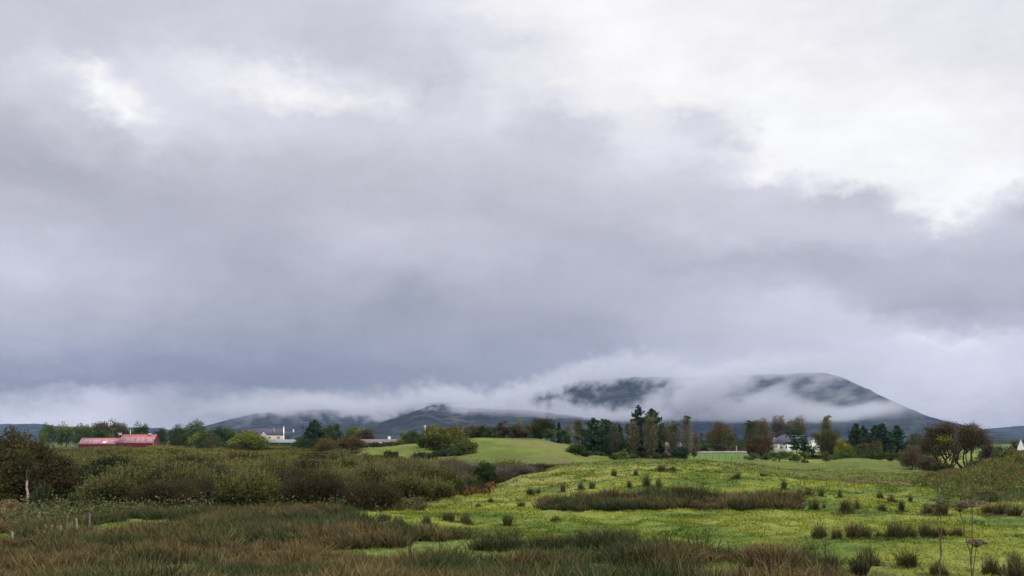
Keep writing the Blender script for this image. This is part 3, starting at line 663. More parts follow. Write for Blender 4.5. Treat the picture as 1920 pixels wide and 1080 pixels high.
def broadleaf(w, h, r, cols, cw, tf=.22, N=4200, K=34, leaf=None, flat=.0, ragged=.25, two=None):
    leaf = leaf or max(.15, w*.030); N = int(N*1.35); K = int(K*1.25)
    cz = h*(.5+tf*.45); rz = h*(1-tf*.9)/2; rw = w/2
    d = r.normal(size=(K,3)); d[:,2] = d[:,2]+.12; d /= np.linalg.norm(d, axis=1, keepdims=True)
    rad = np.clip(r.uniform(.40, .80, K)[:,None]*(1+ragged*r.normal(size=(K,1))*.35), .15, .95)
    cc = d*rad*np.array([rw,rw,rz])+np.array([0,0,cz])
    crx = r.uniform(.13, .23, K)*w; crz = r.uniform(.13, .21, K)*(.5*w+.5*h); base = mixcols(cols, cw, K, r, .15)
    kk = r.integers(0, K, N); dd = r.normal(size=(N,3)); dd /= np.linalg.norm(dd, axis=1, keepdims=True); fl = (dd[:,2] < 0) & (r.random(N) < .45); dd[fl,2] *= -1
    q = (r.random(N)**.4)[:,None]
    P = cc[kk]+dd*q*np.stack([crx[kk], crx[kk], crz[kk]], 1)+r.normal(size=(N,3))*leaf*.5
    lo = h*tf*.55; zt = np.percentile(P[:,2], 99.6); zl = np.percentile(P[:,2], 1); sc_ = (h-lo)/(zt-zl)
    P[:,2] = lo+(P[:,2]-zl)*sc_; cc[:,2] = lo+(cc[:,2]-zl)*sc_; wx = np.percentile(np.abs(P[:,:2]), 98)/(w*.5); P[:,:2] /= wx; cc[:,:2] /= wx
    P[:,2] = np.maximum(P[:,2], .05)
    C = base[kk]*(1+.18*r.normal(size=(N,1)))
    if two is not None:
        t = sstep(.35, .9, (P[:,2]-lo)/(h-lo))[:,None]*.8; C = C*(1-t)+mixcols([two], [1], N, r)*t
    mb = MB(); cards(mb, P, leaf, np.clip(C, .004, .5), r)
    tb = MB(); lean = r.normal(size=2)*w*.03; top = np.array([lean[0], lean[1], h*.6]); tr = max(.10, h*.02)
    paths = [limb((0,0,-.3), top, tr*1.2, tr*.4, r, .02, 6)]
    for i in r.choice(K, min(K, 14), replace=False):
        f = r.uniform(.3, .9); s = np.array([0,0,-.3])*(1-f)+top*f; paths.append(limb(s, cc[i], tr*.36*(1.1-f*.5), tr*.10, r, .06, 5))
    tb.tubes(paths, 5, (1,1,1)); return mb, tb
def conifer(w, h, r, cols=(BG, DG), cw=(2,1), tf=.06, irr=.25, pw=.85, dens=1.):
    mb = MB(); tb = MB(); w = w*1.22; n = int(h*4.2*dens); P = []; C = []; sz = []; paths = [([(0,0,-.3),(0,0,h*.5),(0,0,h*.97)], [h*.018,h*.012,.02])]
    for i in range(n):
        t = tf+(1-tf)*(i/n); z = h*t; L = (w/2)*((1-t)**pw+.03)*(1+irr*r.normal()*.6)
        for b in range(r.integers(5, 8)):
            a = r.uniform(0, 2*pi); l = max(.2, L*r.uniform(.65, 1.1)); drop = r.uniform(-.05, .30)
            m = max(3, int(l*7)); s = np.sqrt(np.linspace(.12, 1, m)); off = r.normal(size=(m,3))*l*.07
            zz = z+l*(.18*s-drop*s*s*1.1+.12*s**3)
            p = np.stack([np.cos(a)*l*s, np.sin(a)*l*s, zz], 1)+off; P.append(p)
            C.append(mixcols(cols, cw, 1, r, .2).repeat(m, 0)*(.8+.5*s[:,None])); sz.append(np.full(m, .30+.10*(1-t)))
            if b < 2: paths.append(([(0,0,z),(np.cos(a)*l*.8,np.sin(a)*l*.8,z+l*(.1-drop*.6))], [.03+.004*h*(1-t), .012]))
    P = np.concatenate(P); C = np.concatenate(C); sz = np.concatenate(sz)
    cards(mb, P, sz, np.clip(C, .004, .5), r, 0, 1.9)
    k = 14; cards(mb, np.stack([r.normal(size=k)*.06, r.normal(size=k)*.06, h*(.94+.06*r.random(k))], 1), .22, mixcols(cols, cw, k, r), r, 1.5, 2)
    tb.tubes(paths, 5, (1,1,1)); return mb, tb
def poplar(w, h, r, leafc, lw, twig=TW, N=1300, tops=None, tf=.10, NT=520):
    """slender half bare tree with steep fine twigs"""
    NT = int(NT*.85); N = int(N*1.05); w = w*r.uniform(1.05, 1.25); mb = MB(); tb = MB(); t = tf+(1-tf)*r.random(NT)**1.15*.9; z = t*h
    ph = r.random()*6; env = (w*.5)*np.interp(t, [0,tf,.25,.5,.75,.9,1], [.2,.45,.85,.9,.6,.38,.15])*(1+.22*np.sin(t*19+ph)+.15*np.sin(t*41+ph*2))
    a = r.random(NT)*2*pi; l = env*r.uniform(.4, 1.15, NT)**.8; D = np.stack([np.cos(a)*l*.85, np.sin(a)*l*.85, l*r.uniform(.5, 1.3, NT)+.25], 1)
    P0 = np.stack([np.cos(a)*l*.15, np.sin(a)*l*.15, z*.94], 1); cT = mixcols([twig], [1], NT, r)
    blades(mb, P0, D, .06, cT, cT, r, .12)
    for q in range(2):
        P1 = P0+D*r.uniform(.3, .8, NT)[:,None]; D1 = D*.4+r.normal(size=(NT,3))*.32; cT = mixcols([twig], [1], NT, r); blades(mb, P1, D1, .045, cT, cT, r, .1)
    f = r.integers(0, NT, N); u = r.random(N)[:,None]; P = P0[f]+D[f]*(u*.9+.15)+r.normal(size=(N,3))*.2; P[:,2] = np.clip(P[:,2], h*tf*.7, h)
    lump = r.random(NT)[f]; P = P[lump > .25]; C = mixcols(leafc, lw, len(P), r)
    if tops is not None: tt = sstep(.72, .85, P[:,2]/h)[:,None]; C = C*(1-tt)+mixcols([tops], [1], len(P), r)*tt
    cards(mb, P, .21, C, r)
    k = 150 if tops is not None else 14; cl = r.integers(0, 5, k); cc = r.normal(size=(5,3))*np.array([w*.13,w*.13,h*.05])+np.array([0,0,h*.90]); pt = cc[cl]+r.normal(size=(k,3))*np.array([w*.06,w*.06,h*.012]); pt[:,2] = np.minimum(pt[:,2], h); cards(mb, pt, .24, mixcols([tops or leafc[0]], [1], k, r), r)
    tb.tubes([limb((0,0,-.3), (0,0,h*.93), h*.012, .02, r, .006, 7)]+[limb((0,0,h*q), (r.normal()*w*.14, r.normal()*w*.14, h*min(.95, q+.3)), h*.006, .02, r, .02, 4) for q in np.linspace(.2, .7, 7)], 5)
    return mb, tb
def shrub(w, h, r, cols, cw, tipc=None, N=3600, leaf=.13, shoots=420, twc=TW, bare=.0, round_=.6, sw=.03, lob=7, up=.28):
    """many stemmed lobed bush whose crown ends in upright leafy shoots"""
    mb = MB(); K = lob; la = r.random(K)*2*pi; lq = np.sqrt(r.random(K))*.55
    lc = np.stack([np.cos(la)*lq*w*.5, np.sin(la)*lq*w*.5, h*r.uniform(.10, .42, K)], 1); lr = np.stack([w*r.uniform(.20, .32, K), w*r.uniform(.20, .32, K), h*r.uniform(.32, .52, K)], 1)
    lc[0] = (0,0,h*.3); lr[0] = (w*.33,w*.33,h*.55)
    bs = mixcols(cols, cw, K, r, .22)
    def surf(n, q0, q1):
        kk = r.integers(0, K, n); d = r.normal(size=(n,3)); d[:,2] = np.abs(d[:,2])*1.1-.25; d /= np.linalg.norm(d, axis=1, keepdims=True)
        return lc[kk]+d*lr[kk]*r.uniform(q0, q1, n)[:,None], d, kk
    P, d, kk = surf(N, .62, 1.0); C = bs[kk]*(1+.16*r.normal(size=(N,1)))
    if tipc is not None: t = (sstep(.15, .9, d[:,2])*.55*r.random(N))[:,None]; C = C*(1-t)+np.array(tipc)*t  # upward-facing leaves blend to the tip colour, painting sunlit tops
    keep = (r.random(N) > bare) & (P[:,2] > .02); cards(mb, P[keep], leaf, np.clip(C[keep], .004, .5), r, .3, 1.7)
    NS = shoots; P, d, kk = surf(NS, .55, .95); D = d*np.array([.35,.35,.2])+r.normal(size=(NS,3))*.10+np.array([0,0,1.]); D *= (up*h*r.uniform(.35, 1.15, NS))[:,None]*np.clip(d[:,2:3]+.45, .25, 1)
    ct = mixcols([twc], [1], NS, r); blades(mb, P, D, sw, ct, ct, r, .05)
    f = np.repeat(np.arange(NS), 5); u = r.random(len(f))[:,None]; L = P[f]+D[f]*u+r.normal(size=(len(f),3))*.035; tc_ = np.array(tipc if tipc is not None else cols[0])
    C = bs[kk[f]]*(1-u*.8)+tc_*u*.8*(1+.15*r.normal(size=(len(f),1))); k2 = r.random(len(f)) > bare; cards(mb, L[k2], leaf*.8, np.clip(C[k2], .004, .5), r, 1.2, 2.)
    if bare > .0 or sw > .031:
        P, d, kk = surf(NS*2, .2, .85); D = (d*.5+np.array([0,0,.5])+r.normal(size=(NS*2,3))*.2)*h*.3; ct = mixcols([twc], [1], NS*2, r); blades(mb, P, D, sw, ct, ct, r, .06)
    tb = MB(); tb.tubes([limb((r.normal()*.1*w, r.normal()*.1*w, -.2), (r.normal()*.22*w, r.normal()*.2*w, h*.6), .05, .015, r, .06, 4) for _ in range(7)], 4)
    return mb, tb
def put(name, label, X, Yd, zb, made, cat='tree', group=None, rz=0., trunk='trunk', crown='crown', scale=None):
    e = empty(name, (X, Yd, zb), rz); tag(e, label, cat, group)
    made[0].build(crown, MAT['leaf'], e)
    if made[1] is not None: made[1].build(trunk, MAT['palebark' if name == 'poplar_tree' else 'bark'], e)
    return e
_s = [100]
def tree(px, top, Y, wp, kind, name, label, cat='tree', group=None, base=None, **kw):
    _s[0] += 1; r = R(_s[0]); X = wpx(px, Y); zb = (G(X, Y) if base is None else wz(base, Y))-.1; h = max(.8, wz(top, Y)-zb); w = wp/F*Y
    if kind == 'b': md = broadleaf(w, h, r, **kw)
    elif kind == 'c': md = conifer(w, h, r, **kw)
    elif kind == 'p': md = poplar(w, h, r, **kw)
    else: md = shrub(w, h, r, **kw)
    return put(name, label, X, Y, zb, md, cat, group)
def Bc(*c, w=None): return dict(cols=c, cw=w or [1]*len(c))
# --- behind and beside the red barn
g = 'trees behind the red barn'
tree(92, 795, 400, 34, 'b', 'tree', 'leftmost pale green tree of the row behind the barn', group=g, **Bc(MG,YG,w=[2,1]), K=22)
tree(124, 792.5, 405, 36, 'b', 'tree', 'loose light green tree, second from the left behind the barn', group=g, **Bc(MG,YG,w=[2,1]), K=22, ragged=.5)
tree(78, 806, 380, 20, 'b', 'tree', 'small yellow-green tree at the left foot of the barn row', group=g, **Bc(YG,MG), K=14, N=1500)
tree(155, 796, 398, 42, 'b', 'tree', 'rounded mid green tree above the left end of the low red roof', group=g, **Bc(MG,OL,w=[3,1]))
tree(192, 791.5, 420, 42, 'b', 'tree', 'flat topped brownish tree behind the low red roof', group=g, **Bc(BR,DG,w=[3,1]), two=BR)
tree(218, 788.5, 425, 36, 'b', 'tree', 'tallest dark green domed tree behind the barn', group=g, **Bc(DG,MG,w=[4,1]))
tree(229, 795, 410, 30, 'b', 'tree', 'brown leaved round tree left of the tall barn roof', group=g, **Bc(BR,RB,DG,w=[3,1,1]), two=BR)
tree(184, 803, 375, 34, 'b', 'tree', 'dark green lower tree just behind the low red roof', group=g, **Bc(DG,MG,w=[4,1]), tf=.1)
tree(204, 808, 372, 20, 'b', 'tree', 'small olive tree between the pole and the low red roof', group=g, **Bc(OL,MG), tf=.1, N=1500, K=14)
tree(262, 793.5, 400, 40, 'b', 'tree', 'dark pointed tree above the tall barn roof', group=g, **Bc(DG,BG,MG,w=[3,1,1]), K=28)
tree(252, 807, 385, 30, 'b', 'tree', 'olive hedge tree seen over the middle of the tall barn roof', group=g, **Bc(OL,MG), tf=.1, N=1600, K=14)
tree(300, 803, 385, 30, 'b', 'tree', 'dark tree touching the right gable of the barn', group=g, **Bc(DG,BR,w=[4,1]), tf=.1)
tree(330, 796, 372, 32, 'b', 'tree', 'dark green rounded tree, first to the right of the barn', group=g, **Bc(DG,MG,w=[3,1]), tf=.1)
tree(350, 797, 380, 30, 'b', 'tree', 'green tree with bright top, second right of the barn', group=g, **Bc(DG,MG,w=[1,1]), tf=.1)
tree(372, 788.5, 400, 38, 'b', 'tree', 'tallest dark green tree right of the barn', group=g, **Bc(DG,MG,w=[3,1]), tf=.1)
tree(340, 812, 340, 44, 'b', 'tree', 'low dark brownish tree in front of the green trees right of the barn', group=g, **Bc(DG,BR,w=[3,1]), tf=.05)
tree(377, 804, 335, 42, 'b', 'tree', 'rounded fresh green tree below the tallest dark one', group=g, **Bc(MG,YG,w=[3,1]), tf=.05)
tree(418, 801.5, 335, 46, 'b', 'tree', 'rounded deep green tree left of the yellow-green one', group=g, **Bc(MG,DG,w=[1,1]), tf=.05)
tree(398, 815, 325, 30, 'b', 'tree', 'small brown tree between two green trees', group=g, **Bc(BR,OL), tf=.05, N=1800)
tree(439, 820, 300, 30, 'b', 'tree', 'low grey-green bush left of the yellow-green tree', group=g, **Bc(OL,BR), tf=.02, N=1800)
tree(468, 808.5, 290, 60, 'b', 'tree', 'broad yellow-green tree in front of the cream house', N=6500, K=44, **Bc(YG,MG,w=[3,2]), tf=.02, two=YG)
tree(452, 805, 420, 22, 'b', 'tree', 'brown tree top behind the yellow-green tree', **Bc(BR,RB), tf=.1, N=1500, K=14)
tree(30, 812, 520, 18, 'b', 'tree', 'small distant green tree at the far left', **Bc(MG,DG), tf=.05, N=1200, K=12)
tree(52, 811.5, 540, 20, 'b', 'tree', 'second small distant green tree at the far left', **Bc(MG,DG), tf=.05, N=1200, K=12)
tree(537, 817, 465, 16, 'b', 'tree', 'low bush beside the white gable of the cream house', 'bush', **Bc(OL,MG), tf=.02, N=1000, K=10)
tree(565, 817, 480, 24, 'b', 'tree', 'low dark bush between the house pole and the conifer', 'bush', **Bc(DG,OL), tf=.02, N=1000, K=10)
# --- conifer and mixed trees right of the cream house
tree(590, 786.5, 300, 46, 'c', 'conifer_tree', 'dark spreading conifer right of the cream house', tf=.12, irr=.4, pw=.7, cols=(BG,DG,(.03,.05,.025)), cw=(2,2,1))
tree(612, 797, 310, 24, 'b', 'tree', 'grey-green tree touching the dark conifer', **Bc(DG,MG,OL), K=20, tf=.08)
tree(631, 795, 312, 24, 'b', 'tree', 'narrow grey-green tree, second right of the conifer', **Bc(DG,OL,MG), K=20, tf=.08)
tree(655, 800, 380, 30, 'b', 'tree', 'light green tree left of the yellow one above the long roof', **Bc(MG,YG,w=[3,1]), K=22, tf=.1)
tree(664, 799, 390, 18, 'b', 'tree', 'thin green tree behind the light green one', **Bc(MG,DG), K=14, N=1300, tf=.1)
tree(677, 803, 375, 20, 'b', 'tree', 'yellow-green tree pressed against the red-brown round tree', **Bc(YG,YE,w=[3,1]), K=16, tf=.1)
tree(688, 804.5, 370, 28, 'b', 'tree', 'red-brown round tree above the long brown roof', **Bc(RB,BR,w=[1,1]), K=22, tf=.1)
tree(574, 824, 285, 44, 'b', 'tree', 'dark evergreen shrub under the conifer', 'bush', **Bc(DG,BG,w=[3,1]), tf=.0, K=22)
tree(612, 822, 215, 44, 'b', 'tree', 'domed orange-brown bush at the top of the thicket', 'bush', **Bc(OL,BR,OR,w=[2,2,1]), tf=.0, two=OR)
tree(657, 817, 215, 52, 'b', 'tree', 'domed red-brown bush left of the small green field', 'bush', **Bc(RB,BR,w=[2,2]), tf=.0, two=RB)
# --- around the small field and the hill
tree(775, 807, 275, 34, 'b', 'tree', 'dark green round tree left of the pale pole', **Bc(DG,MG,w=[3,1]), tf=.05)
tree(758, 812, 285, 20, 'b', 'tree', 'small olive tree between the long roof and the dark round tree', **Bc(OL,YG), tf=.05, N=1300, K=12)
tree(806, 800.5, 285, 20, 'b', 'tree', 'dark blue-green tree right of the pale pole', **Bc(DG,BG), tf=.1, N=2200, K=18)
tree(836, 799, 195, 74, 'b', 'hawthorn_tree', 'wide yellow-green hawthorn between the two hill fields', N=7500, K=52, **Bc(OL,YG,DG,w=[3,3,2]), tf=.02, ragged=.6, two=(.13,.12,.03))
tree(800, 815, 205, 34, 'b', 'tree', 'dark bramble mass left of the wide hawthorn', 'bush', **Bc(DG,OL,w=[2,1]), tf=.0)
tree(868, 826, 180, 50, 'b', 'tree', 'olive bush on the steep edge of the hill field', 'bush', **Bc(OL,DG,BR,w=[3,1,1]), tf=.0, ragged=.5)
tree(838, 842, 176, 56, 'b', 'tree', 'dark green ivy-like bush below the wide hawthorn', 'bush', **Bc(DG,BG,w=[3,1]), tf=.0)
tree(733, 845, 172, 26, 'b', 'tree', 'small dark bush alone on the small green field', 'bush', **Bc(DG,BR,w=[4,1]), tf=.0, N=1800)
tree(790, 847, 165, 66, 's', 'bush', 'wide grey-green willow bush below the small field', 'bush', cols=[(.04,.055,.03)], cw=[1], N=5000, leaf=.2)
hg = 'hedge bushes behind the long brown roof hill'
for i, (px, tp, w_, cs) in enumerate([(690,831,30,(DG,OL)),(712,829,30,(DG,BR)),(735,828,30,(DG,OL)),(757,825,32,(OL,BR)),(775,820,30,(DG,BR))]):
    tree(px, tp, 250, w_, 'b', 'hedge_bush', 'dark clipped hedge bush between the brown roof and the small field', 'bush', hg, cols=cs, cw=[2,1], tf=.0, N=1500, K=14, ragged=.1)
hh = 'hedgerow trees on the green hill'
for px, tp, w_, cs, tw, lb in [(882,798,28,(OL,BR),BR,'brownish end tree of the hilltop hedgerow'),(897,802,24,(DG,BR),None,'low dark tree near the left end of the hilltop hedgerow'),(907,796,22,(MG,DG),None,'fresh green tree in the hilltop hedgerow'),
    (924,800,28,(BR,DG),BR,'dull brown tree in the middle of the hilltop hedgerow'),(943,790,20,(RB,BR,DG),RB,'tall red-brown tree in the hilltop hedgerow'),(934,803,30,(OL,BR),None,'low olive tree under the tall red-brown one'),
    (958,799,24,(BR,DG),None,'brown tree right of the tall red-brown one'),(972,795,26,(RB,OL,DG),BR,'reddish tree before the dark round one on the hill'),(987,797,22,(BR,OL),None,'thin brown tree touching the dark round hilltop tree')]:
    tree(px, tp, 264, w_, 'b', 'tree', lb, group=hh, cols=cs, cw=[1]*len(cs), tf=.03, N=2600, K=20, two=tw, ragged=.5)
tree(975, 785.5, 300, 14, 'p', 'tree', 'thin bare tree with a yellow top behind the hilltop hedge', leafc=[YG], lw=[1], N=120, NT=160, tops=YE)
tree(1015, 785.5, 268, 50, 'b', 'tree', 'big round dark tree on the right end of the hilltop', N=6000, K=40, **Bc(DG,BR,OL,w=[4,1,1]), tf=.1, two=(.05,.045,.018))
tree(1033, 803, 258, 24, 'b', 'tree', 'small bright green tree right of the big round dark one', **Bc(MG,DG), tf=.03, N=1900, K=16)
tree(1048, 792, 262, 10, 'c', 'cypress_tree', 'narrow dark cypress on the hill shoulder', tf=.02, irr=.1, pw=.5, dens=1.3)
tree(1060, 806, 258, 26, 'b', 'tree', 'dark green tree right of the narrow cypress', **Bc(DG,MG,w=[2,1]), tf=.03, N=2200, K=18)
tree(1066, 792, 300, 22, 'p', 'tree', 'bare grey tree behind the hill shoulder', leafc=[(.10,.10,.06)], lw=[1], N=200, NT=260)
tree(1085, 788, 275, 24, 'b', 'tree', 'narrow orange-brown tree left of the big dark conifers', **Bc(OL,OR,BR), tf=.1, N=2600, K=22)
tree(1078, 832, 205, 34, 'b', 'tree', 'dark shrub at the right foot of the hill field', 'bush', **Bc(DG,MG,w=[3,1]), tf=.0, N=2500)
# --- central conifer clump
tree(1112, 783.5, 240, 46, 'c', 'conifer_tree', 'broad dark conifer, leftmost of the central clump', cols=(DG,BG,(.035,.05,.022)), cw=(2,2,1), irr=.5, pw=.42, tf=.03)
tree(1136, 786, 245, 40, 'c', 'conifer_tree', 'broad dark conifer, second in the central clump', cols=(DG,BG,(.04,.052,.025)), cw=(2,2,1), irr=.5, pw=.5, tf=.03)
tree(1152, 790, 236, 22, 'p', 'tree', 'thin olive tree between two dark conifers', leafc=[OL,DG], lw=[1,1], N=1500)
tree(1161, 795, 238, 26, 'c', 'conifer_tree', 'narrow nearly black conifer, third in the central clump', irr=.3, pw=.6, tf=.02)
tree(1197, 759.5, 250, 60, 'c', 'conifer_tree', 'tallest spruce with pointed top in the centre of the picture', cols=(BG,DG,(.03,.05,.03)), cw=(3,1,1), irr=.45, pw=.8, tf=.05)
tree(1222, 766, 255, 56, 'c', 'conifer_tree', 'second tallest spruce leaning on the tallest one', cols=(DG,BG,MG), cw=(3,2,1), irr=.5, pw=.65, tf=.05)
tree(1241, 794, 244, 34, 'c', 'conifer_tree', 'dark young conifer beside the tall brown poplar', irr=.3, pw=.5, tf=.02)
tree(1188, 786, 232, 22, 'p', 'poplar_tree', 'left brown half-bare poplar before the spruces', leafc=[(.155,.140,.058),OL], lw=[2,1], N=1700, NT=620)
tree(1220, 775, 230, 26, 'p', 'poplar_tree', 'taller brown half-bare poplar with pale trunk before the spruces', leafc=[(.155,.140,.058),OL], lw=[2,1], N=1900, NT=640)
tree(1254, 798, 262, 30, 'b', 'tree', 'red-brown tree right of the spruces', **Bc(RB,BR), tf=.15, N=2400, K=18)
tree(1262, 790, 234, 36, 'p', 'poplar_tree', 'wispy brown tree over the stone shed', leafc=[(.15,.135,.055),OL], lw=[2,1], N=1500, NT=600, tops=OL)
tree(1287, 776, 232, 26, 'p', 'poplar_tree', 'tall grey bare poplar with dark leafy tip, right of the stone shed', leafc=[(.13,.105,.07)], lw=[1], N=700, NT=760, tops=(.08,.09,.03), twig=(.19,.17,.14))
tree(1302, 810, 240, 26, 'p', 'poplar_tree', 'low bare brown tree leaning off the tall grey poplar', leafc=[(.085,.06,.04)], lw=[1], N=500, NT=420)
tree(1276, 838, 200, 30, 'b', 'tree', 'dense dark green shrub in front of the stone shed', 'bush', **Bc(BG,DG,w=[2,1]), tf=.0, N=2800, leaf=.18)
tree(1170, 843, 200, 24, 'c', 'conifer_tree', 'small bright green young conifer at the foot of the clump', cols=(MG,OL), cw=(2,1), irr=.3, pw=.7, tf=.0)
tree(1150, 849, 215, 20, 'b', 'tree', 'bright green low bush under the conifers', 'bush', **Bc(MG,YG,w=[3,1]), tf=.0, N=1200, K=10)
tree(1094, 846, 215, 30, 'b', 'tree', 'low dark undergrowth bush left of the conifers', 'bush', **Bc(DG,BR,w=[3,1]), tf=.0, N=1600, K=12)
# --- lawn, wall and oak
tree(1352, 793.5, 380, 52, 'b', 'oak_tree', 'single round orange-brown oak behind the stone wall', N=6500, K=46, **Bc(OL,OR,BR,DG,w=[3,2,2,1]), tf=.12, two=(.12,.08,.03))
for px, tp, w_, cs, lb in [(1318,833,34,(DG,BR),'dark hedge bush at the left end of the stone wall'),(1322,829,24,(MG,OL),'mid green garden bush behind the wall'),(1336,831,22,(YE,YG),'bright yellow bush left of the oak trunk'),(1352,840,18,(DG,DG),'dark bush in front of the oak trunk'),
    (1347,833,16,(OL,BR),'olive bush touching the yellow one'),(1375,834,30,(OL,OR),'olive-brown bush right of the oak trunk'),(1392,833,24,(OL,DG),'grey-green bush right of the pale pole'),(1300,838,24,(OL,BR),'dull hedge bush behind the bare poplar')]:
    tree(px, tp, 385, w_, 'b', 'garden_bush', lb, 'bush', 'bushes behind the stone wall', cols=cs, cw=[2,1], tf=.0, N=1300, K=12)
tree(1388, 821, 430, 34, 'b', 'tree', 'pale grey-green willow behind the wall', **Bc((.07,.09,.06),(.05,.07,.04)), tf=.1, N=2200)
for i, (px, tp) in enumerate([(1306,820),(1315,812),(1325,822),(1335,818),(1395,826),(1372,828)]):
    tree(px, tp, 620, 13, 'c', 'conifer_tree', 'small far dark conifer behind the stone wall field', group='far conifers beyond the wall', irr=.2, pw=.6, dens=.4)
# --- around the white house
tree(1408, 786, 262, 30, 'p', 'poplar_tree', 'grey-green poplar left of the copper beech', leafc=[(.085,.10,.05),OL], lw=[2,1], N=4200, NT=500, tops=DG, tf=.08)
tree(1427, 787, 315, 40, 'b', 'tree', 'orange-brown round tree left behind the white house', **Bc(BR,OR,OL,w=[2,2,1]), tf=.15, N=4500, K=34, two=(.11,.075,.03))
tree(1428, 815, 258, 46, 'b', 'beech_tree', 'low red-brown copper beech left of the white house', **Bc(RB,BR,(.05,.045,.02),w=[3,2,1]), tf=.12, N=5500, K=40)
tree(1461, 779, 330, 32, 'b', 'tree', 'tall brown tree, left one of the pair behind the white house', **Bc(BR,OR,OL,w=[3,1,1]), tf=.15, N=4500, K=30, two=(.10,.075,.032))
tree(1495, 782, 328, 38, 'b', 'tree', 'broad brown tree, right one of the pair behind the white house', **Bc(BR,OR,OL,w=[3,1,1]), tf=.15, N=4500, K=32, two=(.10,.078,.034))
tree(1494, 806, 268, 30, 'c', 'pine_tree', 'open dark green pine right before the white house', cols=(DG,BG), cw=(2,1), irr=.6, pw=.35, tf=.28, dens=.4)
tree(1508, 822, 262, 16, 'c', 'pine_tree', 'young thin pine between the pine and the white wing', cols=(DG,BG), cw=(2,1), irr=.6, pw=.5, tf=.25, dens=.5)
tree(1521, 836, 258, 15, 'c', 'pine_tree', 'smallest thin pine before the white gable', cols=(DG,BG), cw=(2,1), irr=.7, pw=.5, tf=.22, dens=.35)
tree(1452, 849, 268, 22, 'b', 'tree', 'dark evergreen bush at the left corner of the white house', 'bush', **Bc(DG,BG), tf=.0, N=1800, K=14)
tree(1473, 848, 264, 26, 'b', 'tree', 'pale green bush below the white house porch', 'bush', **Bc(MG,OL), tf=.0, N=1500, K=14, ragged=.5)
tree(1534, 853, 262, 34, 'b', 'tree', 'light green bush under the white gable', 'bush', **Bc((.06,.10,.04),MG), tf=.0, N=1800, K=14)
tree(1530, 812, 330, 20, 'b', 'tree', 'small dark tree just right of the hipped roof', **Bc(DG,BR), tf=.1, N=1500, K=12)
tree(1552, 806, 255, 46, 'b', 'tree', 'big dull olive tree right of the white house', **Bc(OL,(.085,.085,.035),BR,w=[3,3,1]), tf=.1, N=7000, K=44)
tree(1549, 777, 258, 26, 'p', 'poplar_tree', 'tall olive poplar rising above the big olive tree', leafc=[(.10,.11,.045),(.15,.155,.065)], lw=[2,1], N=4200, NT=500, tops=(.19,.21,.08))
tree(1579, 822, 250, 28, 'b', 'tree', 'bright yellow-green tree right of the big olive tree', **Bc(YE,YG,w=[1,2]), tf=.05, N=3200, K=22)
tree(1600, 836, 246, 20, 'b', 'tree', 'small green tree between the yellow tree and the spruces', **Bc(MG,YG,w=[2,1]), tf=.02, N=1800, K=14)
tree(1624, 830, 246, 28, 'b', 'tree', 'low olive-brown tree in front of the spruces', **Bc(OL,BR,OR,w=[2,1,1]), tf=.02, N=2400, K=18)
tree(1645, 826, 246, 20, 'b', 'tree', 'thin rusty tree in front of the middle spruce', **Bc(OL,OR,w=[2,1]), tf=.05, N=1500, K=14)
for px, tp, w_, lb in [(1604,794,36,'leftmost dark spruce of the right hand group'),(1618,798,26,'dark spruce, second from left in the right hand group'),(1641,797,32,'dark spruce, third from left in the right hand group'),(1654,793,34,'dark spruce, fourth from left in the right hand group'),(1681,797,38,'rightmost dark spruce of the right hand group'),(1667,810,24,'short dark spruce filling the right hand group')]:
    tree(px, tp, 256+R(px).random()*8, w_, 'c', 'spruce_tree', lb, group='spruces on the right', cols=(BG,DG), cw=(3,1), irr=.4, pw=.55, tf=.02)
tree(1724, 813, 330, 44, 'b', 'tree', 'dark flat tree behind the rusty bush on the right', **Bc(DG,BR,w=[3,1]), tf=.1, N=2600, K=22)
tree(1872, 836, 240, 44, 'b', 'tree', 'rounded green bush left of the white gable', 'bush', **Bc(MG,OL,DG), tf=.0, N=2400)
tree(1893, 838, 225, 30, 'b', 'tree', 'darker bush nearest the white gable', 'bush', **Bc(OL,DG), tf=.0, N=1500)
tree(1903, 827, 290, 22, 'b', 'tree', 'dark tree just behind the white gable', **Bc(DG,BR), tf=.05, N=1500, K=12)
tree(1846, 846, 200, 34, 'b', 'tree', 'dark green bush behind the right hawthorn', 'bush', **Bc(DG,OL), tf=.0, N=1500, K=12)
r = R(88)
for i, px in enumerate([1086,1103,1122,1143,1158,1178,1196,1211,1232,1247,1412,1440,1462,1486,1510,1546,1563,1582,1597,1612,1634,1652,1668,1686,1700]):
    dk = px < 1260 or px > 1600
    tree(px+r.uniform(-4,4), r.uniform(845,851), 226+r.random()*14, r.uniform(20,32), 'b', 'undergrowth_bush', ('dark' if dk else 'green')+' low undergrowth bush '+('under the central conifers' if px < 1260 else ('before the white house' if px < 1540 else 'under the right hand tree belt')), 'bush', 'undergrowth '+('under the central conifers' if px < 1260 else ('before the white house' if px < 1540 else 'under the right hand tree belt')), cols=[DG,OL] if dk else [MG,OL], cw=[2,1], tf=.0, N=900, K=9)
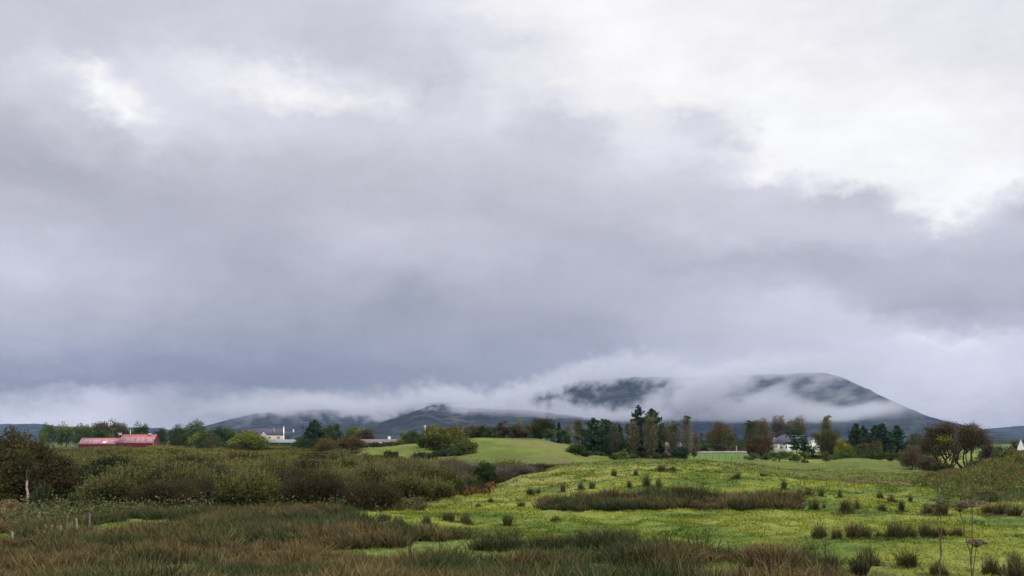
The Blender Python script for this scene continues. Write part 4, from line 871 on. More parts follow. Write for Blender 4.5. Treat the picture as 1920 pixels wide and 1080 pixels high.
# --- rusty bush and windblown hawthorns on the bank
for px, tp, w_, Y, cs, lb in [(1714,828,58,146,((.13,.085,.05),(.11,.085,.04)),'rusty brown half-bare bush left of the hawthorns'),(1742,846,58,130,((.12,.095,.06),(.10,.10,.05)),'grey-brown bush under the left hawthorn')]:
    tree(px, tp, Y, w_, 's', 'bush', lb, 'bush', cols=list(cs), cw=[1,1], N=2600, leaf=.10, bare=.35, shoots=700, twc=(.12,.09,.065))
def hawthorn(px0, base, Yd, stems, clumps, label, seed):
    clumps = [(a_,b_,c_,d_,e_,int(f_*.75),int(g_*.55)) for a_,b_,c_,d_,e_,f_,g_ in clumps]
    """stems and clumps given as offsets from the foot, in metres (x, y, z)"""
    r = R(seed); X = wpx(px0, Yd); zb = G(X, Yd)-.1; k = Yd/F
    e = empty('hawthorn_tree', (X, Yd, zb)); tag(e, label, 'tree')
    pt = lambda q: np.array([(q[0]-px0)*k, q[2] if len(q) > 2 else 0., (base-q[1])*k+.1])
    tb = MB(); P = []
    for s in stems:
        pts = np.array([pt(q) for q in s['p']]); n = len(pts)
        t = np.linspace(0, n-1, n*4); Q = np.stack([np.interp(t, np.arange(n), pts[:,i]) for i in range(3)], 1); Q += r.normal(size=Q.shape)*.035
        P.append((Q, np.linspace(s['r'], s['r']*.3, len(Q))))
    cb = MB()
    for cx, cyy, rx, rz, cols, N, tw in clumps:
        c = pt((cx, cyy, r.normal()*.5)); a = np.array([rx*k, rx*k*.8, rz*k])
        # boughs into the clump
        for _ in range(5):
            st = P[r.integers(0, len(stems))][0]; s0 = st[r.integers(len(st)//2, len(st))]
            P.append(limb(s0, c+r.normal(size=3)*a*.4, .06, .015, r, .08, 5))
        d = r.normal(size=(tw,3)); d /= np.linalg.norm(d, axis=1, keepdims=True); p0 = c+d*a*r.uniform(.1, .7, (tw,1)); D = (d+r.normal(size=(tw,3))*.5+np.array([.2,0,.25]))*.55
        ct = mixcols([(.095,.074,.056)], [1], tw, r); blades(cb, p0, D, .028, ct, ct, r, .15)
        q = r.normal(size=(N,3))*.5; P_ = c+q*a; cards(cb, P_, .11, mixcols(cols, [1]*len(cols), N, r, .3), r, 0, 1.5)
    tb.tubes(P, 6); tb.build('trunk', MAT['bark'], e); cb.build('crown', MAT['leaf'], e)
brn = [(.090,.070,.034),(.075,.075,.026)]
hawthorn(1778, 886, 122,
    [dict(p=[(1780,888),(1775,868),(1763,852),(1748,838),(1742,828)], r=.17), dict(p=[(1780,888),(1786,868),(1790,845),(1788,825),(1780,812)], r=.2), dict(p=[(1766,884),(1757,862),(1742,848)], r=.1), dict(p=[(1781,886),(1796,862),(1800,840)], r=.11), dict(p=[(1768,886),(1772,866),(1784,850)], r=.1)],
    [(1765,815,26,14,brn,1300,900),(1768,801,26,7,[(.095,.078,.045)],400,700),(1750,828,22,12,brn+[OL],900,600),(1780,812,18,12,brn,700,500),(1765,826,15,10,[(.26,.27,.03),YG],900,100),(1735,832,16,13,brn,400,500),(1738,846,15,10,[DG,OL],600,200),(1785,838,12,9,brn,500,300),(1756,850,16,8,[OL,DG],500,200),(1745,810,14,8,[(.095,.078,.045)],200,400),(1768,838,18,8,brn,600,300)],
    'left one of two windswept hawthorns, with forked trunks and a yellow-green patch', 501)
hawthorn(1812, 881, 124,
    [dict(p=[(1812,882),(1806,862),(1808,845),(1802,828)], r=.13), dict(p=[(1817,881),(1821,862),(1822,845),(1827,826)], r=.17), dict(p=[(1812,882),(1798,870),(1790,856),(1786,845)], r=.16), dict(p=[(1814,882),(1811,850),(1814,828)], r=.1), dict(p=[(1806,880),(1792,866),(1779,862)], r=.08)],
    [(1812,812,22,13,brn,900,800),(1820,804,15,8,[MG,(.05,.08,.02)],1100,150),(1824,806,8,5,[(.20,.26,.03)],250,50),(1836,816,18,16,[(.10,.082,.055)],500,900),(1830,832,18,13,[(.10,.082,.055)],350,800),(1800,826,18,14,brn,600,600),(1846,826,13,16,[(.12,.095,.085)],150,600),(1806,808,16,10,brn,700,400),(1812,838,14,9,[(.07,.05,.045),OL],300,400),(1818,800,24,6,[(.12,.09,.085)],60,500)],
    'right one of two windswept hawthorns, with bare purple-brown twigs and a green top', 502)
tree(1768, 868, 118, 42, 'b', 'bush', 'low ivy-green bush at the foot of the left hawthorn', 'bush', base=890, **Bc(OL,DG,BR), tf=.0, N=2600, leaf=.11)
tree(1832, 862, 119, 34, 'b', 'bush', 'low olive bush at the foot of the right hawthorn', 'bush', base=882, **Bc(OL,BR,MG), tf=.0, N=2200, leaf=.11)
for px_, w_, lb_ in ((512,34,'dark hedge bush left under the low open shed'),(540,36,'dark hedge bush right under the low open shed'),(486,26,'dark hedge bush beside the yellow-green tree')):
    tree(px_, 832, 400, w_, 'b', 'hedge_bush', lb_, 'bush', 'hedge under the open shed', cols=[DG,OL], cw=[2,1], tf=.0, N=1200, K=12)
tree(1851, 822, 126, 22, 'p', 'tree', 'thin bare tree at the right shoulder of the hawthorns', leafc=[(.08,.06,.05)], lw=[1], N=60, NT=300, twig=(.09,.07,.065))
# ------------------------------------------------------------------ the scrub thicket: single bushes, far to near
def proto(kind, seed):
    r = R(seed)
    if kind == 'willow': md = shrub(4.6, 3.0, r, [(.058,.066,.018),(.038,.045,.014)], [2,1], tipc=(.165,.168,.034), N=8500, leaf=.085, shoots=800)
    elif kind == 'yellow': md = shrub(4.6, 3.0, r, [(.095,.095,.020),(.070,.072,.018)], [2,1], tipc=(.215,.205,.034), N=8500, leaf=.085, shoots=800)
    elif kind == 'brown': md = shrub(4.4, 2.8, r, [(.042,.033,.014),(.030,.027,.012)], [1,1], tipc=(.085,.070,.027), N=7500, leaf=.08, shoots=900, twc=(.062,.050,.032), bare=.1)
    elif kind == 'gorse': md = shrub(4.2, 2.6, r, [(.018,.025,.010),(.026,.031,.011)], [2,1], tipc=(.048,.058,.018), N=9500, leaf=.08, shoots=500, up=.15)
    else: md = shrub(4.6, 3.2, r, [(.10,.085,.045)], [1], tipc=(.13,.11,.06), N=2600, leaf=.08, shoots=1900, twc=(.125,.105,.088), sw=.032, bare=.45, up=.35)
    a = md[0].build('foliage', MAT['leaf']); b = md[1].build('stems', MAT['bark'])
    for o in (a, b): sc.collection.objects.unlink(o)
    return a, b
KL = {'willow': ('willow_bush', 'olive feathery willow', 'olive willows'), 'yellow': ('willow_bush', 'yellowish willow', 'yellowish willows'),
      'brown': ('thorn_bush', 'brown thorn bush', 'brown thorn bushes'), 'gorse': ('gorse_bush', 'dark green bush', 'dark green bushes'), 'bare': ('bare_bush', 'leafless grey bush', 'leafless grey bushes')}
def whereis(px, Y):
    lm = [(110,'by the brown thorn tree'),(225,'below the low red roof'),(305,'below the tall red barn'),(430,'below trees right of the barn'),(495,'below the yellow-green tree'),(560,'below the cream house'),(640,'below the dark conifer'),(730,'below the red-brown bush'),(800,'below the small green field'),(880,'below the wide hawthorn'),(2000,'beside the mound')]
    row = 'at the front edge' if Y < 71 else ('low down' if Y < 90 else ('halfway up' if Y < 125 else ('high up' if Y < 185 else 'at the top edge')))
    return row+' in the thicket '+[t for p, t in lm if px <= p][0]
PR = {k: [proto(k, 900+10*i+j) for j in range(3)] for i, k in enumerate(KL)}
def place_bush(kind, X, Y, w, h, r, label=None, group=True, z=None):
    a, b = PR[kind][r.integers(0, 3)]; nm, lb, gp = KL[kind]
    e = empty(nm, (X, Y, (G(X, Y) if z is None else z)-.12), r.random()*6.28); e.scale = (w/4.5, w/4.5*(.85+.3*r.random()), h/3.2)
    wh = whereis(960+F*X/Y, Y); tag(e, lb+' '+wh, 'bush', gp+' '+wh)
    for o in (a, b): link(o.copy(), e)
rb = R(77); pts = []
def inside(px, Y):
    right = np.interp(Y, [61,66,75,85,95,110,125,140,160,180,200,260,330], [725,745,835,905,930,1040,1050,930,760,705,660,620,585])
    front = 61.5+np.interp(px, [0,150,260,700,760], [1.5,2.5,0,0,2])
    return px < right-8 and Y > front
Yd = 61.; 
cand = []
for _ in range(26000):
    Y = 61*np.exp(rb.random()*np.log(330/61)); px = rb.uniform(-90, 1060)
    if not inside(px, Y): continue
    X = wpx(px, Y); s = .051*Y if Y < 200 else .055*Y
    if all((X-a)**2+(Y-b)**2 > (.5*(s+s2))**2 for a, b, s2 in pts): pts.append((X, Y, s))
    if len(pts) >= 292: break
pts.sort(key=lambda p: -p[1])
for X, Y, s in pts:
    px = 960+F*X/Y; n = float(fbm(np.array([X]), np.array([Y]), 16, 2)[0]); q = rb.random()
    if Y < 72: kind = 'brown' if q < .40 else ('gorse' if q < .75 else 'willow')  # darker kinds towards the front put the thicket's shaded face into colour
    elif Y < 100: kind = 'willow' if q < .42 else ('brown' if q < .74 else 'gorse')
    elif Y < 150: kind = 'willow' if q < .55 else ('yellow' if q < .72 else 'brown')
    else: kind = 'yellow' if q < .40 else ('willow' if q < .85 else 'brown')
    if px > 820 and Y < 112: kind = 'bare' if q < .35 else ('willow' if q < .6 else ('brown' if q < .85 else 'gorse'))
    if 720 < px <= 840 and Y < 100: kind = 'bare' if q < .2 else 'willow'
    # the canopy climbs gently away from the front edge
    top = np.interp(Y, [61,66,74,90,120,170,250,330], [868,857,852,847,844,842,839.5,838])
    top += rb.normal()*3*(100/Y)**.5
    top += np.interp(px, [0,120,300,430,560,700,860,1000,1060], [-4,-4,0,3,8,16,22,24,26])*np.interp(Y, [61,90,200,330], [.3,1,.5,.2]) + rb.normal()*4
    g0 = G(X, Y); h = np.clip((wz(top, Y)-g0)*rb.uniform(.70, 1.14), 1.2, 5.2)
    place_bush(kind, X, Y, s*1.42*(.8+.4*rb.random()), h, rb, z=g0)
# single bushes the eye picks out
r = R(5)
tree(42, 815, 64, 118, 'b', 'thorn_tree', 'tall brown leaved thorn tree with pale trunk at the left edge', base=958, **Bc((.076,.058,.026),(.064,.058,.024),(.045,.042,.018),w=[2,2,1]), N=19000, K=64, leaf=.10, tf=.06, ragged=.5)
tree(14, 878, 61, 60, 's', 'bush', 'yellow-green bush low at the left edge', 'bush', base=962, cols=[(.13,.15,.03),(.09,.10,.03)], cw=[2,1], N=7000, leaf=.09, shoots=500)
tree(78, 905, 60, 56, 's', 'bush', 'dark green rounded bush at the foot of the brown thorn tree', 'bush', base=964, cols=[(.04,.055,.02),(.05,.065,.02)], cw=[2,1], N=6000, leaf=.08, shoots=400)
tree(140, 922, 60, 40, 's', 'bush', 'small mid green bush on the front edge of the thicket', 'bush', base=958, cols=[(.06,.08,.025)], cw=[1], N=4000, leaf=.08, shoots=300)
tree(640, 838, 150, 62, 's', 'bush', 'tall grey-green willow below the red-brown domed bush', 'bush', cols=[(.075,.085,.035)], cw=[1], tipc=(.14,.145,.06), N=7000, leaf=.17, shoots=700)
tree(908, 868, 94, 40, 'b', 'bush', 'dark green ivy-clad bush in the hollow', 'bush', base=921, **Bc(DG,(.03,.05,.018)), N=7000, K=40, leaf=.09, tf=.0, ragged=.6)
tree(684, 850, 120, 56, 's', 'bush', 'tall olive willow right of the tall grey-green one', 'bush', cols=[(.055,.060,.022)], cw=[1], tipc=(.12,.12,.04), N=8000, leaf=.13, shoots=800)
tree(762, 869, 82, 74, 's', 'bush', 'pale olive willow with straight upright shoots beside the hollow', 'bush', base=932, cols=[(.075,.080,.030)], cw=[1], tipc=(.16,.16,.06), N=6000, leaf=.09, shoots=1500, sw=.032, twc=(.10,.088,.06), up=.4, bare=.2)
tree(850, 873, 78, 66, 's', 'bush', 'leafless twiggy willow standing before the orange bracken', 'bush', base=942, cols=[(.08,.07,.045)], cw=[1], N=1500, leaf=.08, shoots=2200, sw=.032, twc=(.115,.098,.080), up=.38, bare=.5)
tree(708, 868, 70, 70, 's', 'bush', 'tall dark bush at the right end of the thicket front', 'bush', base=950, cols=[(.045,.052,.02),(.075,.065,.026)], cw=[1,1], N=9000, leaf=.09, shoots=700)
for px, tp, w_, Y, lb in [(-6,812,90,66,'brown thorn tree cut by the left edge of the picture'),(88,836,84,65,'lower brown thorn tree right of the tallest thorn tree'),(30,850,80,61.5,'brown thorn scrub in front of the tallest thorn tree')]:
    tree(px, tp, Y, w_, 'b', 'thorn_tree', lb, base=960, **Bc((.070,.055,.025),(.060,.058,.023),(.042,.044,.018),w=[2,2,1]), N=11000, K=46, leaf=.10, tf=.02, ragged=.5)
# pale birch trunk under the brown tree
e = empty('birch_trunk', (wpx(60,60.2), 59.7, G(wpx(60,60.2), 59.7)-.2)); tag(e, 'pale peeling birch trunk leaning in front of the brown thorn tree', 'tree')
m = MB(); Q, rr = limb((0,0,0), (-.05,0,wz(900,60.5)-G(wpx(60,60.5), 60.5)+.2), .085, .06, r, .012, 9); m.tubes([(Q, rr)], 8)
m.build('trunk', M('birch_bark', lambda k: pbr(k, k.ramp(k.noise(5, 5, .7, stretch=(.6,.6,2.4)), [(.42,(.10,.07,.05)),(.54,(.50,.40,.32))]), .8)), e)
m = MB(); top = Q[-1]; m.tubes([limb(top, top+np.array([r.normal()*.2,.3,.7]), .04, .012, r, .06, 4) for _ in range(3)], 5); m.build('branch', MAT['bark'], e)
# ------------------------------------------------------------------ rushes, tufts and grass
MAT['rush'] = M('rush_blades', lambda k: pbr(k, k.mix(1., attr(k), k.ramp(k.noise(1.3, 3, .6), [(.3,.8),(.7,1.25)]), 'MULTIPLY'), .7, spec=.15))
def rushes(mb, X, Y, Z, h, spread, nb, brown, r, wid=.018, gr=(.024,.036,.011), lean=1.):
    """one tussock per (X, Y, Z): nb blades fanning out from a narrow foot"""
    n = len(X); k = np.repeat(np.arange(n), nb); N = len(k)
    a = r.random(N)*2*pi; q = np.sqrt(r.random(N)); s = spread[k]
    P = np.stack([X[k]+np.cos(a)*q*s*.30, Y[k]+np.sin(a)*q*s*.30, Z[k]-.03], 1)
    L = h[k]*(.45+.6*r.random(N)**.8)*(1-.18*q); ln = np.clip(q*(.25+.75*r.random(N))*lean, 0, .85); wx = .10*r.normal(size=n)[k]
    D = np.stack([(np.cos(a)*ln+wx)*L, np.sin(a)*ln*L, L*np.sqrt(np.clip(1-ln**2*.8, .2, 1))], 1)
    b = np.clip(brown[k]+.28*r.normal(size=N), 0, 1)[:,None]; v = np.clip(.92+.30*r.normal(size=n), .4, 1.7)[k][:,None]
    base = np.array(gr)*(1+.25*r.normal(size=(N,1))); tip = (np.array([.050,.074,.020])*(1-b)+np.array([.168,.114,.046])*b)*(1+.22*r.normal(size=(N,1)))
    base = base*(1-b*.55)+np.array([.052,.036,.016])*b*.55
    blades(mb, P, D, wid, np.clip(base*v, .004, .4), np.clip(tip*v, .004, .4), r, .14)
def scatter(n, y0, y1, u0, u1, r):
    Y = y0+(y1-y0)*r.random(n)**.9; return (u0+(u1-u0)*r.random(n))*Y, Y
# the rush field
r = R(21); X, Y = scatter(21500, 19, 62, -.64, .42, r)
pm = pasture_mask(X, Y); px = 960+F*X/Y
yr = np.interp(px, [-400,600,700,760,900,1300,1500,1560,1620,2400], [61,60.5,50,45,44,36.5,34.6,29,23,23])
pool = np.exp(-((px-130)/28)**2-((Y-48)/2.5)**2)+np.exp(-((px-585)/14)**2-((Y-52)/1.6)**2)+.8*np.exp(-((px-865)/30)**2-((Y-34)/1.2)**2)+.9*np.exp(-((px-1120)/50)**2-((Y-33)/1.1)**2)+.9*np.exp(-((px-1250)/40)**2-((Y-30.5)/.9)**2)
keep = (pm < .5) & (Y < yr) & (r.random(len(X)) > pool*1.3) & (r.random(len(X)) < np.clip(1.15-.006*(Y-30), .75, 1))
X, Y, px = X[keep], Y[keep], px[keep]; Z = ground(X, Y)
n1 = fbm(X, Y, 3.2, 3); n2 = fbm(X+70, Y, 1.8, 2); edge = np.clip((Y-52)/8, 0, 1)*(px < 660)
h = (.25+1.05*n2)*(1-.25*edge)*(.65+.6*r.random(len(X))); bro = np.clip((n1-.47)*5.5+.30+.28*r.normal(size=len(X)), .0, 1)
mb = MB(); kk = r.random(len(X)) < sstep(.34, .50, fbm(X+5, Y+9, 2.6, 3)); X, Y, Z, h, bro = X[kk], Y[kk], Z[kk], h[kk], bro[kk]; rushes(mb, X, Y, Z, h, .75+.45*r.random(len(X)), 48, bro, r, .027)
print('rush clumps', len(X))
o = mb.build('rushes', MAT['rush']); tag(o, 'dense brown and green rushes covering the wet foreground', 'rushes', kind='stuff')
# pale rough grass and weeds between rushes and thicket
r = R(22); X, Y = scatter(5200, 44, 66, -.60, -.09, r); px = 960+F*X/Y; Z = ground(X, Y)
k = (Y > np.interp(px, [-100,0,120,200,300,400,760], [46,46.5,50,54,58,59.5,60])) & (Y < np.interp(px, [0,140,260,760], [63,63.5,62.5,62.5]))
X, Y, Z, px = X[k], Y[k], Z[k], px[k]; n = len(X); mb = MB()
rushes(mb, X, Y, Z, .45+.5*r.random(n), .5+.2*r.random(n), 22, np.clip(.2+.8*fbm(X, Y, 2.5, 2), 0, 1), r, .022, gr=(.075,.085,.03))
P = np.stack([X, Y, Z+.35+.35*r.random(n)], 1); q = r.integers(0, n, 9000); cards(mb, P[q]+r.normal(size=(9000,3))*np.array([.3,.3,.18]), .075, mixcols([(.060,.085,.026),(.08,.08,.03),(.11,.08,.04)], [4,2,1], 9000, r, .2), r, 0, 2)
tag(mb.build('rough_grass', MAT['rush']), 'pale tangled weeds and tall grass at the foot of the thicket', 'rough grass', kind='stuff')
# bracken patches
def bracken(x0, x1, y0, y1, n, cols, w, label, seed, hmax=.8, sel=None, lf=.12):
    r = R(seed); px = r.uniform(x0, x1, n); Y = r.uniform(y0, y1, n)
    if sel is not None: kk = sel(px, Y); px, Y = px[kk], Y[kk]
    X = (px-960)/F*Y; Z = ground(X, Y); n = len(X); k = np.repeat(np.arange(n), 14); N = len(k)
    a = r.random(N)*2*pi; l = .25+.5*r.random(N); t = r.random(N)
    P = np.stack([X[k]+np.cos(a)*l*t, Y[k]+np.sin(a)*l*t, Z[k]+hmax*(.35+.65*r.random(N))*(1-.4*t)], 1)
    base = mixcols(cols, w, n, r, .2); mb = MB(); cards(mb, P, lf, np.clip(base[k]*(1+.25*r.normal(size=(N,1))), .005, .5), r, .4, 2.2)
    P0 = np.stack([X, Y, Z], 1); D = np.stack([r.normal(size=n)*.1, r.normal(size=n)*.1, hmax*(.6+.4*r.random(n))], 1); c = mixcols([(.09,.06,.03)], [1], n, r); blades(mb, P0, D, .02, c, c, r, .1)
    tag(mb.build('bracken', MAT['leaf']), label, 'bracken', kind='stuff')
ORB = (.16,.075,.026); RUS = (.12,.06,.025)
bracken(840, 925, 74, 88, 420, [ORB,RUS,(.18,.10,.03),(.09,.09,.03)], [2,2,1,3], 'orange dead bracken in the hollow beside the mound', 31, .6, lambda px, Y: (np.abs(Y-76-(px-850)*.12) < 2.6) & (fbm((px-960)/F*Y, Y, 1.6, 2) > .42))
bracken(0, 34, 52, 60, 130, [(.19,.125,.065),(.13,.11,.045)], [1,1], 'tan dead bracken at the left edge before the thicket', 32, .8)
bank_sel = lambda px, Y: (pasture_mask((px-960)/F*Y, Y) < .5)
bracken(1660, 2080, 66, 112, 1300, [(.15,.145,.04),(.15,.105,.04),(.11,.15,.035)], [3,1,4], 'rough olive and rusty growth covering the right hand bank', 33, .5, bank_sel, .08)
bracken(1690, 1960, 72, 104, 700, [(.14,.080,.035),(.12,.07,.035),(.13,.12,.04)], [2,1,2], 'rusty dead bracken in patches on the right hand bank', 34, .5, lambda px, Y: (fbm((px-960)/F*Y, Y, 5, 2) > .57) & bank_sel(px, Y), .08)
bracken(620, 790, 62, 70, 260, [(.12,.085,.05),(.10,.08,.04)], [1,1], 'brown dead stalks before the end of the thicket', 35, .6, lambda px, Y: Y < 66+(px < 700)*0)
# rough growth on the bank: rushes and long grass
r = R(23); px = r.uniform(1630, 2090, 5200); Y = r.uniform(60, 116, 5200); k = pasture_mask((px-960)/F*Y, Y) < .6; px, Y = px[k], Y[k]; X = (px-960)/F*Y; Z = ground(X, Y)
mb = MB(); n1 = fbm(X, Y, 6, 3); rushes(mb, X, Y, Z, .35+.45*r.random(len(X)), .5+.2*r.random(len(X)), 20, np.clip((n1-.38)*2.4, 0, 1), r, .026, gr=(.10,.125,.035))
tag(mb.build('rough_grass', MAT['rush']), 'long olive grass and rushes over the right hand bank', 'rough grass', kind='stuff')
# rush band across the foot of the mound: dense, uncountable
r = R(24); n = 1150; px = r.uniform(1012, 1500, n); Y = 60.4+2.4*fbm(px, px, 28, 3)+r.random(n)**1.3*(9.5-3*np.abs((px-1250)/250)); X = (px-960)/F*Y; Z = ground(X, Y)
k = r.random(n) < sstep(.30, .47, fbm(X, Y, 2.4, 3)); X, Y, Z, px = X[k], Y[k], Z[k], px[k]
mb = MB(); rushes(mb, X, Y, Z, (.10+1.6*fbm(X, Y, 1.8, 3))*(.5+.8*r.random(len(X))), .7+.5*r.random(len(X)), 44, np.clip(.5+5*(fbm(X+9, Y, 2.2, 2)-.47)+.3*r.normal(size=len(X)), 0, 1), r, .034)
tag(mb.build('rushes', MAT['rush']), 'long band of brown rushes across the foot of the mound', 'rushes', kind='stuff')
# single tufts one can count on the grass
tufts = [(1526,957,1.05,.9),(1588,961,1.35,1.3),(1606,955,.9,.6),(1545,953,.45,.35),(1655,958,.75,.8),(1691,959,1.2,.6),(1707,941,.8,.5),(1673,943,.9,.9),(1540,931,.95,.55),(1575,933,1.0,.6),(1500,930,.85,1.1),(1470,918,1.3,.7),(1515,928,.7,.8),(1650,935,.8,.8),
  (1740,965,1.0,1.3),(1768,966,1.1,1.2),(1878,966,1.0,1.6),(1905,968,1.0,1.6),(1850,963,.8,1.2),(995,928,.9,.9),(1010,925,.7,.8),(920,942,.6,.6),(895,951,.5,.6),(978,950,.55,.9),(1240,884,1.0,1.0),(1260,882,.6,1.4),(1152,893,1.1,.8),(1192,892,.9,.6),(1382,898,.9,1.2),(1430,893,.5,.9),
  (1090,918,1.0,.8),(1055,922,1.1,.7),(1110,916,.8,.7),(1213,912,1.6,1.0),(1234,914,1.2,.7),(1180,915,1.0,.7),
  (1632,1061,.95,1.15),(1615,1076,.85,1.3),(1700,1082,.85,1.0),(1762,1078,.7,.8),(1540,1076,1.1,1.5),(1510,1068,1.2,1.5),(1858,1090,.9,1.0),(1902,1082,.9,.9),(1560,1086,.9,1.0),(1905,1100,1.0,1.2),
  (1540,1009,1.0,1.1),(1568,1010,.7,.8),(1600,1009,.95,1.1),(1622,1008,.85,.9),(1673,1010,1.05,1.0),(1690,1009,.85,.9),(1710,1008,.7,.8),(1734,1008,.95,1.0),(1752,1009,.85,1.0),(1772,1006,.6,.9),(1795,1005,.6,.8),(1650,1009,.5,.7),
  (655,975,.6,.9),(720,978,.7,.9),(745,988,.9,1.1),(800,982,.7,.9),(842,978,.95,1.0),(876,983,1.0,1.0),(950,985,1.0,1.0),(1045,978,.6,1.0)]
tp = []
for i in range(8):
    mb = MB(); r = R(600+i)
    for q in range(4+i % 4):
        x_, y_, h_ = (0, 0, 1) if q == 0 else (r.uniform(-.26,.26), r.uniform(-.2,.2), r.uniform(.3, 1.05)); rushes(mb, np.array([x_]), np.array([y_]), np.zeros(1), np.array([h_]), np.ones(1)*r.uniform(.35, .8), 60, np.array([r.uniform(.1, .95)]), r, .024, lean=r.uniform(.4, .8))
    n = 420; a_ = r.random(n)*2*pi; q = r.random(n)**.7*1.1; P = np.stack([np.cos(a_)*q, np.sin(a_)*q*.7, 0*q-.02], 1); D = np.stack([np.cos(a_)*.12, np.sin(a_)*.12, .10+.16*r.random(n)*(1-q)], 1); c = mixcols([(.10,.12,.035),(.12,.10,.045)], [2,1], n, r); blades(mb, P, D, .018, c, c*1.2, r, .2)
    o = mb.build('rush_tuft', MAT['rush']); sc.collection.objects.unlink(o); tp.append(o)
r = R(25)
for i, (px, py, h, w) in enumerate(tufts):
    # distance where the ground shows at that picture row
    Ys = np.linspace(26, 118, 900); zz = ground((px-960)/F*Ys, Ys); rows = HOR+F*(CZ-zz)/Ys; j = np.argmax(rows < py) if py < rows.max() else 0
    if py > 1078: j = 0; Y = F*CZ/(py-HOR); 
    else: Y = Ys[j]
    X = wpx(px, Y); o = tp[(i*3+r.integers(0, 2)) % 8].copy(); o.name = 'rush_tuft'; o.location = (X, Y, G(X, Y)-.02); o.rotation_euler = (0, 0, r.random()*6.28); o.scale = (w*.8, w*.8, h*1.05)
    link(o)
    side = next(t for p, t in ((700,'far left'),(850,'left of the bracken'),(960,'below the bracken'),(1080,'at its left end'),(1160,'left of centre'),(1230,'below the tall spruces'),(1300,'below the stone shed'),(1450,'below the copper beech'),(1490,'below the white house'),(1530,'below the yellow tree'),(1560,'leftmost there'),(1590,'second there'),(1620,'below the leftmost spruce'),(1640,'beside two larger ones'),(1665,'below the dark spruces'),(1695,'below the last spruce'),(1720,'left of the rusty bush'),(1760,'left of the short hogweed'),(1800,'between the two hogweeds'),(1880,'right of the tall hogweed'),(3000,'at the right edge')) if px <= p)
    near = 'in the nearest grass' if py > 1040 else ('in the long line of tufts' if 1000 < py < 1015 and px > 1500 else ('on the mound' if px < 1500 and py < 960 else ('along the rush field' if px < 1200 else 'on the open grass')))
    sz = 'small' if h < .75 else ('tall' if h > 1.0 else 'medium'); tag(o, sz+' rush tuft '+near+' '+side, 'rush tuft', sz+' rush tufts '+near+' '+side)
# cropped grass
r = R(26); mb = MB(); N = 0
for y0, y1, n, wd, hh in ((26, 46, 100000, .020, .13), (42, 64, 150000, .028, .15), (60, 92, 170000, .040, .17), (88, 130, 90000, .06, .18)):
    X, Y = scatter(int(n*1.08), y0, y1, -.56, .67, r); n = len(X); pm = pasture_mask(X, Y); t = fbm(X, Y, 1.5, 3); gp = fbm(X+5, Y+9, 2.6, 3) < .43; k = ((pm > .3) | (gp & (Y < 60))) & (r.random(n) < np.clip((t-.30)*3.2, .12, 1)); X, Y, t = X[k], Y[k], t[k]; Z = ground(X, Y); n = len(X)
    col = gcol(X, Y, Z); a = r.random(n)*2*pi; h = hh*(.4+.9*r.random(n))*(.6+.9*t); D = np.stack([np.cos(a)*h*.9, np.sin(a)*h*.9, h*.75], 1)
    c = np.clip(col*(1+.14*r.normal(size=(n,1)))*(.86+.28*(r.random((n,1)))), .008, .5); tc_ = np.clip(c*np.array([1.25,1.12,1.0]), .01, .5)
    s = np.stack([-np.sin(a), np.cos(a), 0*a], 1)*(wd*(.7+.6*r.random(n)))[:,None]; P = np.stack([X, Y, Z-.02], 1)
    mb.add(np.stack([P-s, P+s, P+D], 1).reshape(-1,3), np.arange(3*n).reshape(-1,3), np.stack([c, c, tc_], 1).reshape(-1,3)); N += n
print('grass', N)
tag(mb.build('grass', MAT['leaf']), 'bright tussocky pasture grass on the mound and fields', 'grass', kind='stuff')
# loose sprigs of rush and dead grass strewn over the pasture
r = R(27); X, Y = scatter(2600, 30, 112, -.35, .58, r); px = 960+F*X/Y; n1 = fbm(X, Y, 3.5, 3); k = (pasture_mask(X, Y) > .6) & (r.random(len(X)) < sstep(.48, .62, n1)); X, Y = X[k], Y[k]; Z = ground(X, Y); n = len(X)
mb = MB(); rushes(mb, X, Y, Z, .12+.42*r.random(n)**2, .35+.4*r.random(n), 16, r.random(n), r, .022, gr=(.05,.06,.02))
tag(mb.build('sedge', MAT['rush']), 'small sprigs of sedge and dead grass strewn over the pasture', 'sedge', kind='stuff')
# low bushes on the right hand bank
r = R(28)
for i, (px, Y, w_, hh_, kd) in enumerate([(1748,96,1.6,.8,'brown'),(1800,92,1.3,.7,'gorse'),(1838,100,1.8,.9,'brown'),(1862,88,1.5,.7,'willow'),(1893,97,2.0,.9,'gorse'),(1915,84,1.6,.8,'brown'),(1790,78,1.3,.6,'gorse'),(1850,74,1.5,.6,'willow'),(1905,100,1.5,1.0,'willow'),(1770,104,1.5,.8,'gorse')]):
    X = wpx(px, Y); a_, b_ = PR[kd][i % 3]; e = empty('bank_bush', (X, Y, G(X, Y)-.15), i*1.3); e.scale = (w_/4.5, w_/4.5, hh_/3.2); tag(e, {'brown':'brown','gorse':'dark green','willow':'olive'}[kd]+' low bush on the right hand bank '+('near its top' if Y > 95 else ('halfway down' if Y > 82 else 'near its foot')), 'bush', 'low '+{'brown':'brown','gorse':'dark green','willow':'olive'}[kd]+' bushes on the bank '+('near its top' if Y > 95 else ('halfway down' if Y > 82 else 'near its foot')))
    for o in (a_, b_): link(o.copy(), e)
